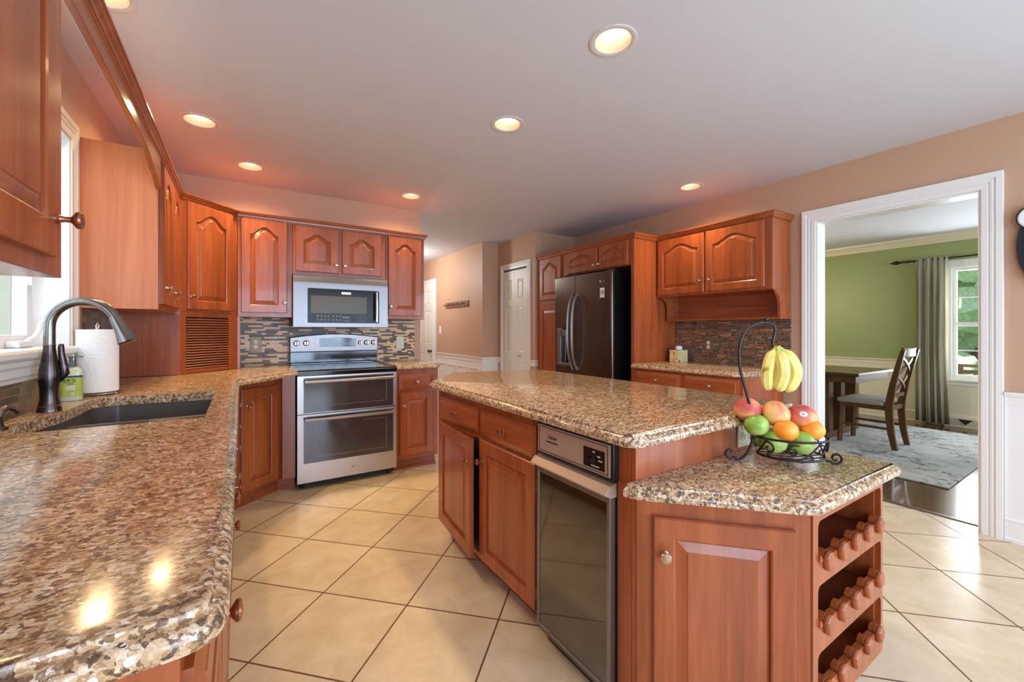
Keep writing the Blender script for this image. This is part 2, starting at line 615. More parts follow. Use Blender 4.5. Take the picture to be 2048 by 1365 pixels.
class MB:
    def __init__(s):
        s.v = []
        s.f = []

    def add(s, vs_, fs):
        n = len(s.v)
        s.v += [tuple(v) for v in vs_]
        s.f += [tuple(i + n for i in f) for f in fs]
        return s

    def box(s, x0, y0, z0, x1, y1, z1):
        v = [(x, y, z) for z in (z0, z1) for y in (y0, y1) for x in (x0, x1)]
        return s.add(v, [(0, 2, 3, 1), (4, 5, 7, 6), (0, 1, 5, 4), (2, 6, 7, 3), (0, 4, 6, 2), (1, 3, 7, 5)])

    def loops(s, loops, cap0=True, cap1=True, closed=True):
        """rings of equal length, joined by quads"""
        n = len(loops[0])
        vs_ = [p for L in loops for p in L]
        fs = []
        for k in range(len(loops) - 1):
            for i in range(n if closed else n - 1):
                j = (i + 1) % n
                fs.append((k * n + i, k * n + j, (k + 1) * n + j, (k + 1) * n + i))
        if cap0:
            fs.append(tuple(reversed(range(n))))
        if cap1:
            fs.append(tuple(range((len(loops) - 1) * n, len(loops) * n)))
        return s.add(vs_, fs)

    def prism(s, poly, z0, z1):
        return s.loops([[(x, y, z0) for x, y in poly], [(x, y, z1) for x, y in poly]])

    def prism_ax(s, poly, a0, a1, axis):
        """poly in the plane across the axis: axis x -> (y,z); axis y -> (x,z)"""
        if axis == 'x':
            return s.loops([[(a, p, q) for p, q in poly] for a in (a0, a1)])
        return s.loops([[(p, a, q) for p, q in poly] for a in (a0, a1)])

    def tube(s, pts, r, n=10, closed=False, caps=True):
        pts = [Vector(p) for p in pts]
        N = len(pts)
        rs = r if isinstance(r, (list, tuple)) else [r] * N
        rings = []
        up = None
        for i, p in enumerate(pts):
            if closed:
                d = pts[(i + 1) % N] - pts[i - 1]
            else:
                d = pts[min(i + 1, N - 1)] - pts[max(i - 1, 0)]
            d.normalize()
            if up is None:
                up = Vector((0, 0, 1)) if abs(d.z) < 0.9 else Vector((1, 0, 0))
            a = up - d * up.dot(d)
            if a.length < 1e-5:
                a = d.orthogonal()
            a.normalize()
            up = a
            b = d.cross(a)
            rings.append([p + (a * math.cos(2 * PI * k / n) + b * math.sin(2 * PI * k / n)) * rs[i] for k in range(n)])
        if closed:
            rings.append(rings[0])
            return s.loops(rings, False, False)
        return s.loops(rings, caps, caps)

    def lathe(s, prof, n=24, c=(0, 0, 0), axis='z', cap=True):
        rings = []
        for r, h in prof:
            ring = []
            for k in range(n):
                a = 2 * PI * k / n
                x, y = r * math.cos(a), r * math.sin(a)
                p = {'z': (x, y, h), 'x': (h, x, y), 'y': (x, h, -y), '-y': (x, -h, y)}[axis]
                ring.append((c[0] + p[0], c[1] + p[1], c[2] + p[2]))
            rings.append(ring)
        return s.loops(rings, cap, cap)

    def ball(s, c, r, n=14, m=9, sz=1.0):
        prof = [(max(r * math.sin(PI * k / m), 1e-4), -r * sz * math.cos(PI * k / m)) for k in range(m + 1)]
        return s.lathe(prof, n, c)

    def xf(s, M4):
        s.v = [tuple(M4 @ Vector(v)) for v in s.v]
        return s

    def obj(s, name, m, parent=None, smooth=False, bevel=0.0, seg=2):
        me = bpy.data.meshes.new(name)
        me.from_pydata(s.v, [], s.f)
        bm = bmesh.new()
        bm.from_mesh(me)
        bmesh.ops.remove_doubles(bm, verts=bm.verts, dist=1e-5)
        bmesh.ops.recalc_face_normals(bm, faces=bm.faces)
        if smooth:
            for f in bm.faces:
                f.smooth = True
            lim = R(35)
            for e in bm.edges:
                if len(e.link_faces) == 2 and e.calc_face_angle(0) > lim:
                    e.smooth = False
        bm.to_mesh(me)
        bm.free()
        o = bpy.data.objects.new(name, me)
        C.objects.link(o)
        me.materials.append(M[m] if isinstance(m, str) else m)
        if parent:
            o.parent = parent
        if bevel:
            b = o.modifiers.new('edge', 'BEVEL')
            b.width = bevel
            b.segments = seg
            b.limit_method = 'ANGLE'
            b.angle_limit = R(40)
        return o


def box(name, a, b, m, parent=None, bevel=0.0):
    return MB().box(*a, *b).obj(name, m, parent, bevel=bevel)


def ring(mb, xa, xb, y0, y1, z0, z1, t, b=None):
    """rectangular frame in the y-z plane, members not overlapping"""
    b = b or t
    mb.box(xa, y0, z0, xb, y0 + t, z1)
    mb.box(xa, y1 - t, z0, xb, y1, z1)
    mb.box(xa, y0 + t, z0, xb, y1 - t, z0 + b)
    mb.box(xa, y0 + t, z1 - t, xb, y1 - t, z1)
    return mb


def copy_tree(o, parent=None):
    c = o.copy()
    C.objects.link(c)
    c.parent = parent
    for ch in [x for x in bpy.data.objects if x.parent == o]:
        copy_tree(ch, c)
    return c


def children_index():
    d = {}
    for o in bpy.data.objects:
        if o.parent:
            d.setdefault(o.parent.name, []).append(o)
    return d


def text(name, s, m, parent, size, loc, rot=(R(90), 0, 0), ext=0.0006, align='CENTER', shear=0):
    cu = bpy.data.curves.new(name, 'FONT')
    cu.body = s
    cu.size = size
    cu.extrude = ext
    cu.align_x = align
    cu.align_y = 'CENTER'
    cu.shear = shear
    o = bpy.data.objects.new(name, cu)
    C.objects.link(o)
    dg = bpy.context.evaluated_depsgraph_get()
    me = bpy.data.meshes.new_from_object(o.evaluated_get(dg))
    bpy.data.objects.remove(o)
    me.materials.clear()
    me.materials.append(M[m])
    n = bpy.data.objects.new(name, me)
    C.objects.link(n)
    n.parent = parent
    n.location = loc
    n.rotation_euler = rot
    return n


def arc(cx, cy_, r, a0, a1, n=8):
    return [(cx + r * math.cos(R(a0 + (a1 - a0) * i / n)), cy_ + r * math.sin(R(a0 + (a1 - a0) * i / n))) for i in range(n + 1)]


def rounded(poly, rad, n=6):
    """fillet the corners of a polygon; rad: one radius or one per corner"""
    out = []
    N = len(poly)
    for i, p in enumerate(poly):
        r = rad[i] if isinstance(rad, (list, tuple)) else rad
        p = Vector(p)
        if not r:
            out.append(tuple(p))
            continue
        a = (Vector(poly[i - 1]) - p)
        b = (Vector(poly[(i + 1) % N]) - p)
        la, lb = a.length, b.length
        a.normalize()
        b.normalize()
        ang = a.angle(b)
        d = min(r / math.tan(ang / 2), la * 0.45, lb * 0.45)
        p0, p1 = p + a * d, p + b * d
        for k in range(n + 1):
            t = k / n
            q = p0 * (1 - t) ** 2 + p * (2 * t * (1 - t)) + p1 * t ** 2
            out.append(tuple(q))
    return out


def inset(poly, d):
    """mitred inset of a polygon (positive d goes inwards for counter-clockwise)"""
    A = sum(poly[i - 1][0] * poly[i][1] - poly[i][0] * poly[i - 1][1] for i in range(len(poly)))
    sg = 1 if A > 0 else -1
    out = []
    N = len(poly)
    for i, p in enumerate(poly):
        a = Vector(poly[i - 1])
        b = Vector(poly[(i + 1) % N])
        p = Vector(p)
        e1 = (p - a).normalized()
        e2 = (b - p).normalized()
        n1 = Vector((-e1.y, e1.x)) * sg
        n2 = Vector((-e2.y, e2.x)) * sg
        m = (n1 + n2)
        m = m.normalized() / max(0.5, math.cos(n1.angle(n2, 0) / 2))
        out.append(tuple(p + m * d))
    return out


OGEE = [(0.010, -0.038), (0.003, -0.036), (0.0, -0.030), (0.0, -0.022), (0.003, -0.015), (0.009, -0.010), (0.0145, -0.0085), (0.016, -0.0075), (0.016, -0.004), (0.0175, -0.001), (0.020, 0)]


def slab(name, poly, ztop, parent=None, hole=None, prof=OGEE):
    """granite slab with a stepped ogee edge all round; hole: an opening polygon with straight sides"""
    mb = MB()
    loops = [[(x, y, ztop + z) for x, y in inset(poly, i)] for i, z in prof]
    mb.loops(loops, hole is None, False)
    top = [Vector(p) for p in loops[-1]]
    zb = ztop + prof[0][1]
    if hole is None:
        n = len(mb.v)
        mb.v += [tuple(p) for p in top]
        tri = tessellate_polygon([top])
        mb.f += [tuple(n + i for i in t) for t in tri]
    else:
        for L, z in ((top, ztop), ([Vector(p) for p in loops[0]], zb)):
            h = [Vector((x, y, z)) for x, y in hole]
            n = len(mb.v)
            mb.v += [tuple(p) for p in L] + [tuple(p) for p in h]
            tri = tessellate_polygon([L, h])
            mb.f += [tuple(n + i for i in t) for t in tri]
        mb.loops([[(x, y, ztop) for x, y in hole], [(x, y, zb) for x, y in hole]], False, False)
    return mb.obj(name, 'granite', parent, smooth=True)


def knob(parent, x, y, z, m='nickel', s=1.0):
    """cabinet knob standing out towards -y"""
    p = [(0.0085, 0), (0.0085, 0.002), (0.006, 0.004), (0.0045, 0.010), (0.005, 0.017), (0.009, 0.020), (0.0135, 0.023), (0.0145, 0.027), (0.0125, 0.030), (0.006, 0.0315), (0.001, 0.032)]
    k = MB().lathe([(r * s, h * s) for r, h in p], 16, (0, 0, 0), '-y').obj('knob', m, parent, smooth=True)
    k.location = (x, y, z)
    return k


def arch_z(u, rise):
    # cathedral line: short flat shoulders, an S rise, a broad round crown
    if u < 0.05 or u > 0.95:
        return 0.0
    t = (u - 0.05) / 0.90
    return rise * (0.5 - 0.5 * math.cos(2 * PI * t)) ** 0.78


def panel_loop(x0, x1, z0, z1, rise, d, y, N=30):
    L = [(x0 + d, y, z0 + d), (x1 - d, y, z0 + d)]
    for i in range(N + 1):
        u = 1 - i / N
        L.append((x0 + d + (x1 - x0 - 2 * d) * u, y, z1 - rise - d + arch_z(u, rise)))
    return L


def door(parent, x, z, w_, h, rise=0.0, kx=None, kz=None, fr=0.058, t=0.02, y=0.0, name='door', km='nickel', top=None, grain='wz', ks=1.0):
    """raised panel door; back plane at local y, front at y - t"""
    N = 30 if rise else 4
    top = top or fr
    root = None
    x0, x1, z0, z1 = fr, w_ - fr, fr, h - top
    op = panel_loop(x0, x1, z0, z1, rise, 0, -t, N)

    def outer(d, yy):
        L = [(d, yy, d), (w_ - d, yy, d)]
        for i in range(N + 1):
            px = op[2 + i][0]
            if i == 0:
                px = w_ - d
            elif i == N:
                px = d
            L.append((px, yy, h - d))
        return L
    mb = MB()
    lo = [outer(0, 0), outer(0, -t + 0.004), outer(0.004, -t), op, panel_loop(x0, x1, z0, z1, rise, 0.004, -t + 0.003, N), panel_loop(x0, x1, z0, z1, rise, 0.004, -t + 0.011, N)]
    mb.loops(lo, False, False)
    d = mb.obj(name, grain, parent)
    d.location = (x, y, z)
    pb = MB()
    pb.loops([panel_loop(x0, x1, z0, z1, rise, 0.0035, -t + 0.0112, N), panel_loop(x0, x1, z0, z1, rise, 0.009, -t + 0.0102, N), panel_loop(x0, x1, z0, z1, rise, 0.034, -t + 0.003, N), panel_loop(x0, x1, z0, z1, rise, 0.037, -t + 0.001, N)], True, True)
    pb.obj('door_panel', grain, d)
    if kx is not None:
        knob(d, kx, -t, kz, km, ks)
    return d


def drawer(parent, x, z, w_, h, y=0.0, t=0.02, km='nickel', kx=None, knobbed=True, ks=1.0):
    mb = MB()

    def L(d, yy):
        return [(d, yy, d), (w_ - d, yy, d), (w_ - d, yy, h - d), (d, yy, h - d)]
    mb.loops([L(0, 0), L(0, -0.009), L(0.006, -0.011), L(0.026, -t + 0.002), L(0.028, -t)], True, True)
    d = mb.obj('drawer', 'wx', parent)
    d.location = (x, y, z)
    if knobbed:
        knob(d, w_ / 2 if kx is None else kx, -t, h / 2, km, ks)
    return d


def hinge(parent, x, y, z, h=0.045):
    MB().lathe([(0.003, 0), (0.003, h)], 8, (x, y, z)).obj('hinge', 'bronzeplate', parent)


def crown(name, path, zb, prof, parent=None, m='wx', mo=None):
    """moulding swept along a plan path; prof: (out, z) pairs, out to the right of travel"""
    P = [Vector(p) for p in path]
    rings = []
    for i, p in enumerate(P):
        e = []
        if i > 0:
            e.append((p - P[i - 1]).normalized())
        if i < len(P) - 1:
            e.append((P[i + 1] - p).normalized())
        ns = [Vector((k.y, -k.x)) for k in e]
        n = ns[0] if len(ns) == 1 else (ns[0] + ns[1]).normalized() / math.cos(ns[0].angle(ns[1], 0) / 2)
        rings.append([(p.x + n.x * a, p.y + n.y * a, zb + b) for a, b in prof])
    return MB().loops(rings).obj(name, m, parent, smooth=False)


# ------------------------------------------------------------------ room shell
H = 2.44
WX, EX, NY = -0.65, 3.70, 4.15         # window wall, dining wall, range wall
SY = -3.2

LIGHTS = [(1.328, 1.262), (1.332, 2.112), (-0.209, 3.060), (0.053, 3.70), (1.301, 3.72), (3.225, 2.177), (-0.43, 2.09)]


def S(name, mb, m, **k):
    o = mb.obj(name, m, **k)
    o['kind'] = 'structure'
    return o


S('floor', MB().box(WX - 0.2, SY - 0.2, -0.08, EX + 0.13, 9.0, 0), 'tile')
S('floor_dining', MB().box(EX + 0.13, -2.0, -0.08, 7.9, 5.4, 0.002), 'hardwood')
# ceiling with openings for the recessed lamps
mbc = MB()
for z in (H, H + 0.02):
    out = [Vector(p) for p in ((WX - 0.2, SY - 0.2, z), (7.9, SY - 0.2, z), (7.9, 9.0, z), (WX - 0.2, 9.0, z))]
    holes = [[Vector((x + 0.0775 * math.cos(2 * PI * k / 28), y + 0.0775 * math.sin(2 * PI * k / 28), z)) for k in range(28)] for x, y in LIGHTS]
    n = len(mbc.v)
    for L in [out] + holes:
        mbc.v += [tuple(p) for p in L]
    mbc.f += [tuple(n + i for i in t) for t in tessellate_polygon([out] + holes)]
S('ceiling', mbc, 'ceil')
S('ceiling_attic_sunshade', MB().box(WX - 0.95, SY - 0.9, H + 0.16, 8.5, 9.4, H + 0.2), 'ceil')  # unseen slab, stretched past the walls as eaves to block the sun

# window wall with an opening
W1 = (1.45, 2.665, 1.125, 2.075)       # y0,y1,z0,z1
wl_ = MB()
wl_.box(WX - 0.16, SY, 0, WX, -2.8, H)
wl_.box(WX - 0.16, -2.8, 0, WX, -1.2, 0.75)  # opening behind the viewer, added to let more daylight in
wl_.box(WX - 0.16, -2.8, 2.1, WX, -1.2, H)
wl_.box(WX - 0.16, -1.2, 0, WX, W1[0], H)
wl_.box(WX - 0.16, W1[1], 0, WX, NY + 0.14, H)
wl_.box(WX - 0.16, W1[0], 0, WX, W1[1], W1[2])
wl_.box(WX - 0.16, W1[0], W1[3], WX, W1[1], H)
S('wall_left', wl_, 'wall')
S('wall_back', MB().box(WX, NY, 0, 1.55, NY + 0.14, H), 'wall')
# wall behind the viewer with a patio opening
wb = MB()
wb.box(WX - 0.16, SY - 0.14, 0, -0.2, SY, H)
wb.box(3.2, SY - 0.14, 0, EX + 0.14, SY, H)
wb.box(-0.2, SY - 0.14, 2.1, 3.2, SY, H)
S('wall_front', wb, 'wall')
# dining wall with the cased opening and a breakfast window
OP = (0.576, 1.43, 2.045)
wr = MB()
wr.box(EX, SY, 0, EX + 0.13, -2.4, H)
wr.box(EX, -2.4, 0, EX + 0.13, -0.8, 0.75)
wr.box(EX, -2.4, 2.1, EX + 0.13, -0.8, H)
wr.box(EX, -0.8, 0, EX + 0.13, OP[0], H)
wr.box(EX, OP[0], OP[2], EX + 0.13, OP[1], H)
wr.box(EX, OP[1], 0, EX + 0.13, 4.33, H)
S('wall_right', wr, 'wall')
# closet nib and hall
S('wall_closet', MB().prism([(3.05, 4.19), (EX, 4.19), (EX, 4.33), (3.19, 4.33), (3.19, 5.09 + 0.14), (2.94, 5.23), (2.94, 8.3), (2.80, 8.3), (2.80, 5.09), (3.05, 5.09)], 0, H), 'wall')
S('wall_hall', MB().box(0.2, 8.2, 0, 2.8, 8.34, H), 'wall')
S('wall_hall_side', MB().box(0.06, NY + 0.14, 0, 0.2, 8.34, H), 'wall')

# dining room shell
DX = 7.55
wd = MB()
wd.box(DX, 1.42, 0, DX + 0.14, 5.4, H)
wd.box(DX, -2.0, 0, DX + 0.14, 0.50, H)
wd.box(DX, 0.50, 0, DX + 0.14, 1.42, 0.60)
wd.box(DX, 0.50, 2.0, DX + 0.14, 1.42, H)
S('wall_dining_far', wd, 'green')
wd = MB()
wd.box(EX + 0.13, -2.0, 0, 4.6, -1.86, H)
wd.box(6.6, -2.0, 0, DX, -1.86, H)
wd.box(4.6, -2.0, 0, 6.6, -1.86, 0.6)
wd.box(4.6, -2.0, 2.1, 6.6, -1.86, H)
S('wall_dining_side', wd, 'green')
S('wall_dining_back', MB().box(EX + 0.13, 5.26, 0, DX, 5.4, H), 'green')
# green skin on the dining side of the shared wall
gs = MB()
gs.box(EX + 0.13, OP[1] + 0.09, 0, EX + 0.136, 5.26, H)
gs.box(EX + 0.13, -1.86, 0, EX + 0.136, OP[0] - 0.09, H)
S('wall_dining_near', gs, 'green')


def casing_profile_vertical(mb, y0, y1, z0, z1, x, wdt=0.075, th=0.018, sign=-1):
    """stepped casing board on a wall at x, from y0..y1 / z0..z1"""
    mb.box(min(x, x + sign * th), y0, z0, max(x, x + sign * th), y1, z1)


CPR = [(0, 0), (0, 0.55), (0.05, 0.62), (0.30, 0.70), (0.33, 0.45), (0.38, 0.45), (0.42, 0.75), (0.52, 0.82), (0.56, 0.60), (0.62, 0.62), (0.68, 1.0), (0.97, 1.0), (1.0, 0.94), (1.0, 0)]


def cased(name, x, y0, y1, ztop, z0=0.0, wd_=0.085, sgn=-1, m='white', th=0.020):
    """three-sided casing with a stepped profile, mitred at the head, on a wall whose face is at x"""
    st = []
    for k in range(4):
        st.append([(x + sgn * t_ * th, (y0 - o_ * wd_) if k < 2 else (y1 + o_ * wd_), z0 if k in (0, 3) else ztop + o_ * wd_) for o_, t_ in CPR])
    return S(name, MB().loops(st), m)


cased('trim_1', EX, OP[0], OP[1], OP[2], wd_=0.09)
cased('trim_2', EX + 0.13, OP[0], OP[1], OP[2], wd_=0.09, sgn=1)
jb = MB()
jb.box(EX - 0.001, OP[0] + 0.0005, 0, EX + 0.131, OP[0] + 0.012, OP[2])
jb.box(EX - 0.001, OP[1] - 0.012, 0, EX + 0.131, OP[1] - 0.0005, OP[2])
jb.box(EX - 0.001, OP[0] + 0.012, OP[2] - 0.012, EX + 0.131, OP[1] - 0.012, OP[2] - 0.0005)
S('trim_3', jb, 'white')
S('trim_4', MB().box(EX + 0.115, OP[0] + 0.012, 0, EX + 0.15, OP[1] - 0.012, 0.006), 'walnut_y')

# kitchen right wall below the rail, rail and baseboard
pn = MB()
pn.box(EX - 0.006, -0.8, 0, EX, OP[0] - 0.092, 0.80)
S('trim_5', pn, 'white')


def rail(name, pts, zc, m='white', big=True):
    prof = [(0, -0.075), (0.010, -0.075), (0.012, -0.045), (0.008, -0.042), (0.008, -0.030), (0.018, -0.026), (0.024, -0.014), (0.026, 0), (0, 0)]
    o = crown(name, pts, zc, prof, None, m)
    o['kind'] = 'structure'
    return o


def base(name, pts, zc=0.0, m='white', h=0.14):
    prof = [(0, 0), (0.020, 0), (0.020, 0.018), (0.013, 0.024), (0.013, h - 0.02), (0.017, h - 0.014), (0.012, h - 0.004), (0.006, h), (0, h)]
    o = crown(name, pts, zc, prof, None, m)
    o['kind'] = 'structure'
    return o


rail('trim_6', [(EX, OP[0] - 0.092), (EX, -0.8)], 0.855)
base('baseboard_right', [(EX, OP[0] - 0.092), (EX, -3.2)], h=0.135)
base('baseboard_right_nib', [(EX, 1.597), (EX, OP[1] + 0.092)], h=0.135)
# hall rail, wainscot and doors
rail('trim_7', [(2.8, 8.2), (2.8, 7.55)], 0.84)
rail('trim_8', [(2.8, 6.715), (2.8, 5.09), (3.05, 5.09), (3.05, 4.995)], 0.84)
rail('trim_9', [(3.05, 4.285), (3.05, 4.19), (3.10, 4.19)], 0.84)
base('baseboard_hall', [(2.8, 6.715), (2.8, 5.09), (3.05, 5.09), (3.05, 4.995)])
wn_ = MB()
wn_.box(2.795, 5.09 - 0.005, 0, 2.8, 6.715, 0.77)
wn_.box(2.80, 5.085, 0, 3.05, 5.09, 0.77)
for y0 in (5.18, 5.56, 5.94, 6.32):
    for a, b, c_, d in ((y0, y0 + 0.30, 0.665, 0.68), (y0, y0 + 0.30, 0.22, 0.235), (y0, y0 + 0.015, 0.235, 0.665), (y0 + 0.285, y0 + 0.30, 0.235, 0.665)):
        wn_.box(2.783, a, c_, 2.795, b, d)
S('trim_10', wn_, 'white')


def panelled_leaf(w_, h, cols, rows, t=0.035, m='doorw'):
    """door leaf in local x (width) / z, front at y=-t, with recessed raised panels; rows: list of (z0,z1); cols: list of (x0,x1)"""
    mb = MB()
    xs = sorted({0, w_} | {v for c in cols for v in c})
    zs = sorted({0, h} | {v for r_ in rows for v in r_})
    for i in range(len(xs) - 1):
        for j in range(len(zs) - 1):
            xa, xb, za, zb = xs[i], xs[i + 1], zs[j], zs[j + 1]
            if (xa, xb) in cols and (za, zb) in rows:
                L = lambda d, y: [(xa + d, y, za + d), (xb - d, y, za + d), (xb - d, y, zb - d), (xa + d, y, zb - d)]
                mb.loops([L(0, -t), L(0.010, -t + 0.008), L(0.018, -t + 0.008), L(0.035, -t + 0.002)], False, True)
            else:
                mb.add([(xa, -t, za), (xb, -t, za), (xb, -t, zb), (xa, -t, zb)], [(0, 1, 2, 3)])
    mb.add([(0, -t, 0), (w_, -t, 0), (w_, 0, 0), (0, 0, 0), (0, -t, h), (w_, -t, h), (w_, 0, h), (0, 0, h)], [(0, 1, 2, 3), (4, 5, 6, 7), (0, 4, 7, 3), (1, 5, 6, 2), (3, 2, 6, 7)])
    return mb


cased('trim_11', 2.8, 6.80, 7.46, 2.03, wd_=0.08)
d1 = thing('door_1', 'white six-panel hall door beyond the range wall', None, (2.799, 7.46, 0.01), R(-90), kind='structure')
panelled_leaf(0.66, 2.02, [(0.10, 0.30), (0.36, 0.56)], [(0.22, 0.80), (0.98, 1.55), (1.65, 1.90)]).obj('leaf', 'doorw', d1)
kb = MB().lathe([(0.028, 0), (0.028, 0.006), (0.010, 0.010), (0.010, 0.030), (0.026, 0.038), (0.030, 0.052), (0.020, 0.064), (0.001, 0.066)], 16, (0, 0, 0), '-y').obj('door_knob', 'black', d1, smooth=True)
kb.location = (0.60, -0.035, 0.845)
cased('trim_12', 3.05, 4.365, 4.915, 2.035, wd_=0.075)
d2 = thing('door_2', 'white bifold closet door beside the tall pantry cabinet', None, (3.049, 4.915, 0.01), R(-90), kind='structure')
for k in range(2):
    lf = panelled_leaf(0.272, 2.0, [(0.065, 0.207)], [(0.20, 0.78), (0.93, 1.52), (1.62, 1.88)], t=0.012).obj('leaf', 'doorw', d2)
    lf.location = (k * 0.276, 0, 0)
kb = MB().lathe([(0.014, 0), (0.008, 0.008), (0.008, 0.018), (0.017, 0.024), (0.017, 0.03), (0.001, 0.034)], 14, (0, 0, 0), '-y').obj('door_knob', 'chrome', d2, smooth=True)
kb.location = (0.41, -0.012, 0.87)
box('track', (0, -0.010, 2.005), (0.55, 0, 2.02), 'slot', d2)

# dining room mouldings
rail('trim_13', [(DX, 5.26), (DX, 1.52)], 0.82, 'cream')
dn = MB()
dn.box(DX - 0.006, 1.52, 0, DX, 5.26, 0.75)
dn.box(DX - 0.006, -1.86, 0, DX, 1.52, 0.53)
S('trim_14', dn, 'cream')
base('baseboard_dining', [(DX - 0.006, 5.26), (DX - 0.006, -1.86)], 0.002, 'cream', 0.15)
cr = crown('trim_15', [(DX, 5.26), (DX, -1.86)], H, [(0, 0), (0.09, 0), (0.085, -0.02), (0.05, -0.05), (0.02, -0.085), (0.012, -0.10), (0, -0.10)], None, 'cream')
cr['kind'] = 'structure'

# ------------------------------------------------------------------ windows
w1 = thing('window_1', 'white crank window over the sink', None, (WX, 0, 0), 0, kind='structure')
fr_ = MB()
x0 = -0.16
ring(fr_, x0, -0.0005, W1[0] + 0.0005, W1[1] - 0.0005, W1[2] + 0.0005, W1[3] - 0.0005, 0.012)
fr_.obj('jamb', 'vinyl', w1)
sa = MB()
for y0, y1 in ((W1[0] + 0.012, 1.99), (2.01, W1[1] - 0.012)):
    ring(sa, x0, x0 + 0.045, y0, y1, 1.1375, 2.0625, 0.052)
sa.obj('sash', 'vinyl', w1, bevel=0.003)
MB().box(x0 + 0.018, W1[0] + 0.06, 1.18, x0 + 0.022, W1[1] - 0.06, 2.02).obj('pane', 'pane', w1)
ck = MB()
ck.box(x0 + 0.045, 2.40, 1.139, x0 + 0.085, 2.545, 1.165)
ck.obj('crank_base', 'vinyl', w1, bevel=0.006)
MB().tube([(x0 + 0.07, 2.52, 1.165), (x0 + 0.085, 2.54, 1.18), (x0 + 0.09, 2.57, 1.21), (x0 + 0.09, 2.585, 1.24), (x0 + 0.10, 2.61, 1.25)], [0.010, 0.009, 0.008, 0.008, 0.009], 8).obj('crank_handle', 'vinyl', w1, smooth=True)
box('latch', (x0 + 0.045, 2.60, 1.40), (x0 + 0.06, 2.625, 1.46), 'vinyl', w1)
# casing on the kitchen side: sides, head, stool and apron
cased('trim_16', WX, W1[0], W1[1], W1[3], z0=1.125, wd_=0.082, sgn=1, th=0.011)
ap = crown('trim_17', [(WX, W1[0] - 0.10), (WX, W1[1] + 0.083)], 1.03, [(0, 0), (0.012, 0), (0.014, 0.012), (0.020, 0.020), (0.020, 0.045), (0.026, 0.055), (0.026, 0.070), (0.036, 0.078), (0.040, 0.084), (0.040, 0.100), (0.034, 0.108), (0, 0.108)], None, 'white')
ap['kind'] = 'structure'

w2 = thing('window_2', 'white grilled dining room window', None, (DX, 0, 0), 0, kind='structure')
ca = MB()
ca.box(-0.02, 1.42, 0.601, 0, 1.505, 2.0).box(-0.02, 0.415, 0.601, 0, 0.50, 2.0).box(-0.024, 0.415, 2.0, 0, 1.505, 2.085).box(-0.03, 0.405, 2.0855, 0, 1.515, 2.10).box(-0.018, 0.43, 0.525, 0, 1.49, 0.575).box(-0.045, 0.40, 0.5755, 0, 1.52, 0.6005)
ca.obj('casing', 'white', w2)
sh = MB()
ring(sh, 0.02, 0.06, 0.5005, 1.4195, 0.6005, 1.9995, 0.035, 0.055)
sh.box(0.01, 0.536, 1.265, 0.058, 1.384, 1.315)
sh.obj('sash', 'white', w2)
gr = MB()
for y in (1.175, 0.96, 0.745):
    gr.box(0.036, y - 0.008, 0.655, 0.046, y + 0.008, 1.94)
for z in (0.96, 1.63):
    gr.box(0.036, 0.535, z - 0.008, 0.046, 1.385, z + 0.008)
gr.obj('grille', 'white', w2)
MB().box(0.030, 0.53, 0.65, 0.034, 1.39, 1.95).obj('pane', 'pane', w2)
# patio door and breakfast window behind the viewer (seen only in reflections)
w3 = thing('window_3', 'patio glazing behind the kitchen', None, (0, SY, 0), 0, kind='structure')
p3 = MB()
for xx in (-0.2, 0.92, 2.04, 3.12):
    p3.box(xx, -0.1, 0, xx + 0.08, -0.03, 2.1)
p3.box(-0.2, -0.1, 2.02, 3.2, -0.03, 2.1)
p3.box(-0.2, -0.1, 0, 3.2, -0.03, 0.12)
p3.obj('frame', 'white', w3)
w4 = thing('window_4', 'breakfast nook window', None, (EX, -1.6, 0), 0, kind='structure')
p4 = MB()
for yy in (-0.8, -0.04, 0.74):
    p4.box(0.03, yy, 0.75, 0.08, yy + 0.06, 2.1)
p4.box(0.03, -0.8, 0.75, 0.08, 0.8, 0.81)
p4.box(0.03, -0.8, 2.04, 0.08, 0.8, 2.1)
p4.obj('frame', 'white', w4)

# ------------------------------------------------------------------ recessed lamps
LL = ['recessed lamp over the near end of the island', 'recessed lamp over the far half of the island, closer to the range', 'recessed lamp in front of the window-side upper cabinets',
      'recessed lamp just in front of the arched corner cabinets', 'recessed lamp in front of the narrow upper cabinet beside the microwave', 'recessed lamp in front of the desk cabinets on the dining wall',
      'recessed lamp partly hidden behind the crown above the sink']
for k, (x, y) in enumerate(LIGHTS):
    t = thing('recessed_ceiling_lamp', LL[k], 'ceiling lamp', (x, y, H), 0, 'recessed lamps in the kitchen ceiling')
    MB().lathe([(0.0775, 0.0), (0.0775, -0.002), (0.090, -0.005), (0.100, -0.003), (0.100, 0.0)], 36, cap=False).obj('trim_ring', 'ringm', t, smooth=True)
    MB().lathe([(0.0765, -0.001), (0.074, 0.010), (0.0715, 0.025), (0.067, 0.045), (0.062, 0.07)], 36, cap=False).obj('baffle', 'baffle', t, smooth=True)
    MB().lathe([(0.064, 0.050), (0.052, 0.036), (0.030, 0.027), (0.001, 0.024)], 28).obj('lens', 'bulb', t, smooth=True)
    pw = {0: 26, 1: 30, 2: 48, 3: 52, 4: 46, 5: 42, 6: 30}[k]
    lo = light('lamp_beam', 'SPOT', (0, 0, 0.014), (0, 0, 0), pw, (1.0, 0.72, 0.36), 0.05, spot_size=R(152), spot_blend=1.0)
    lo.parent = t
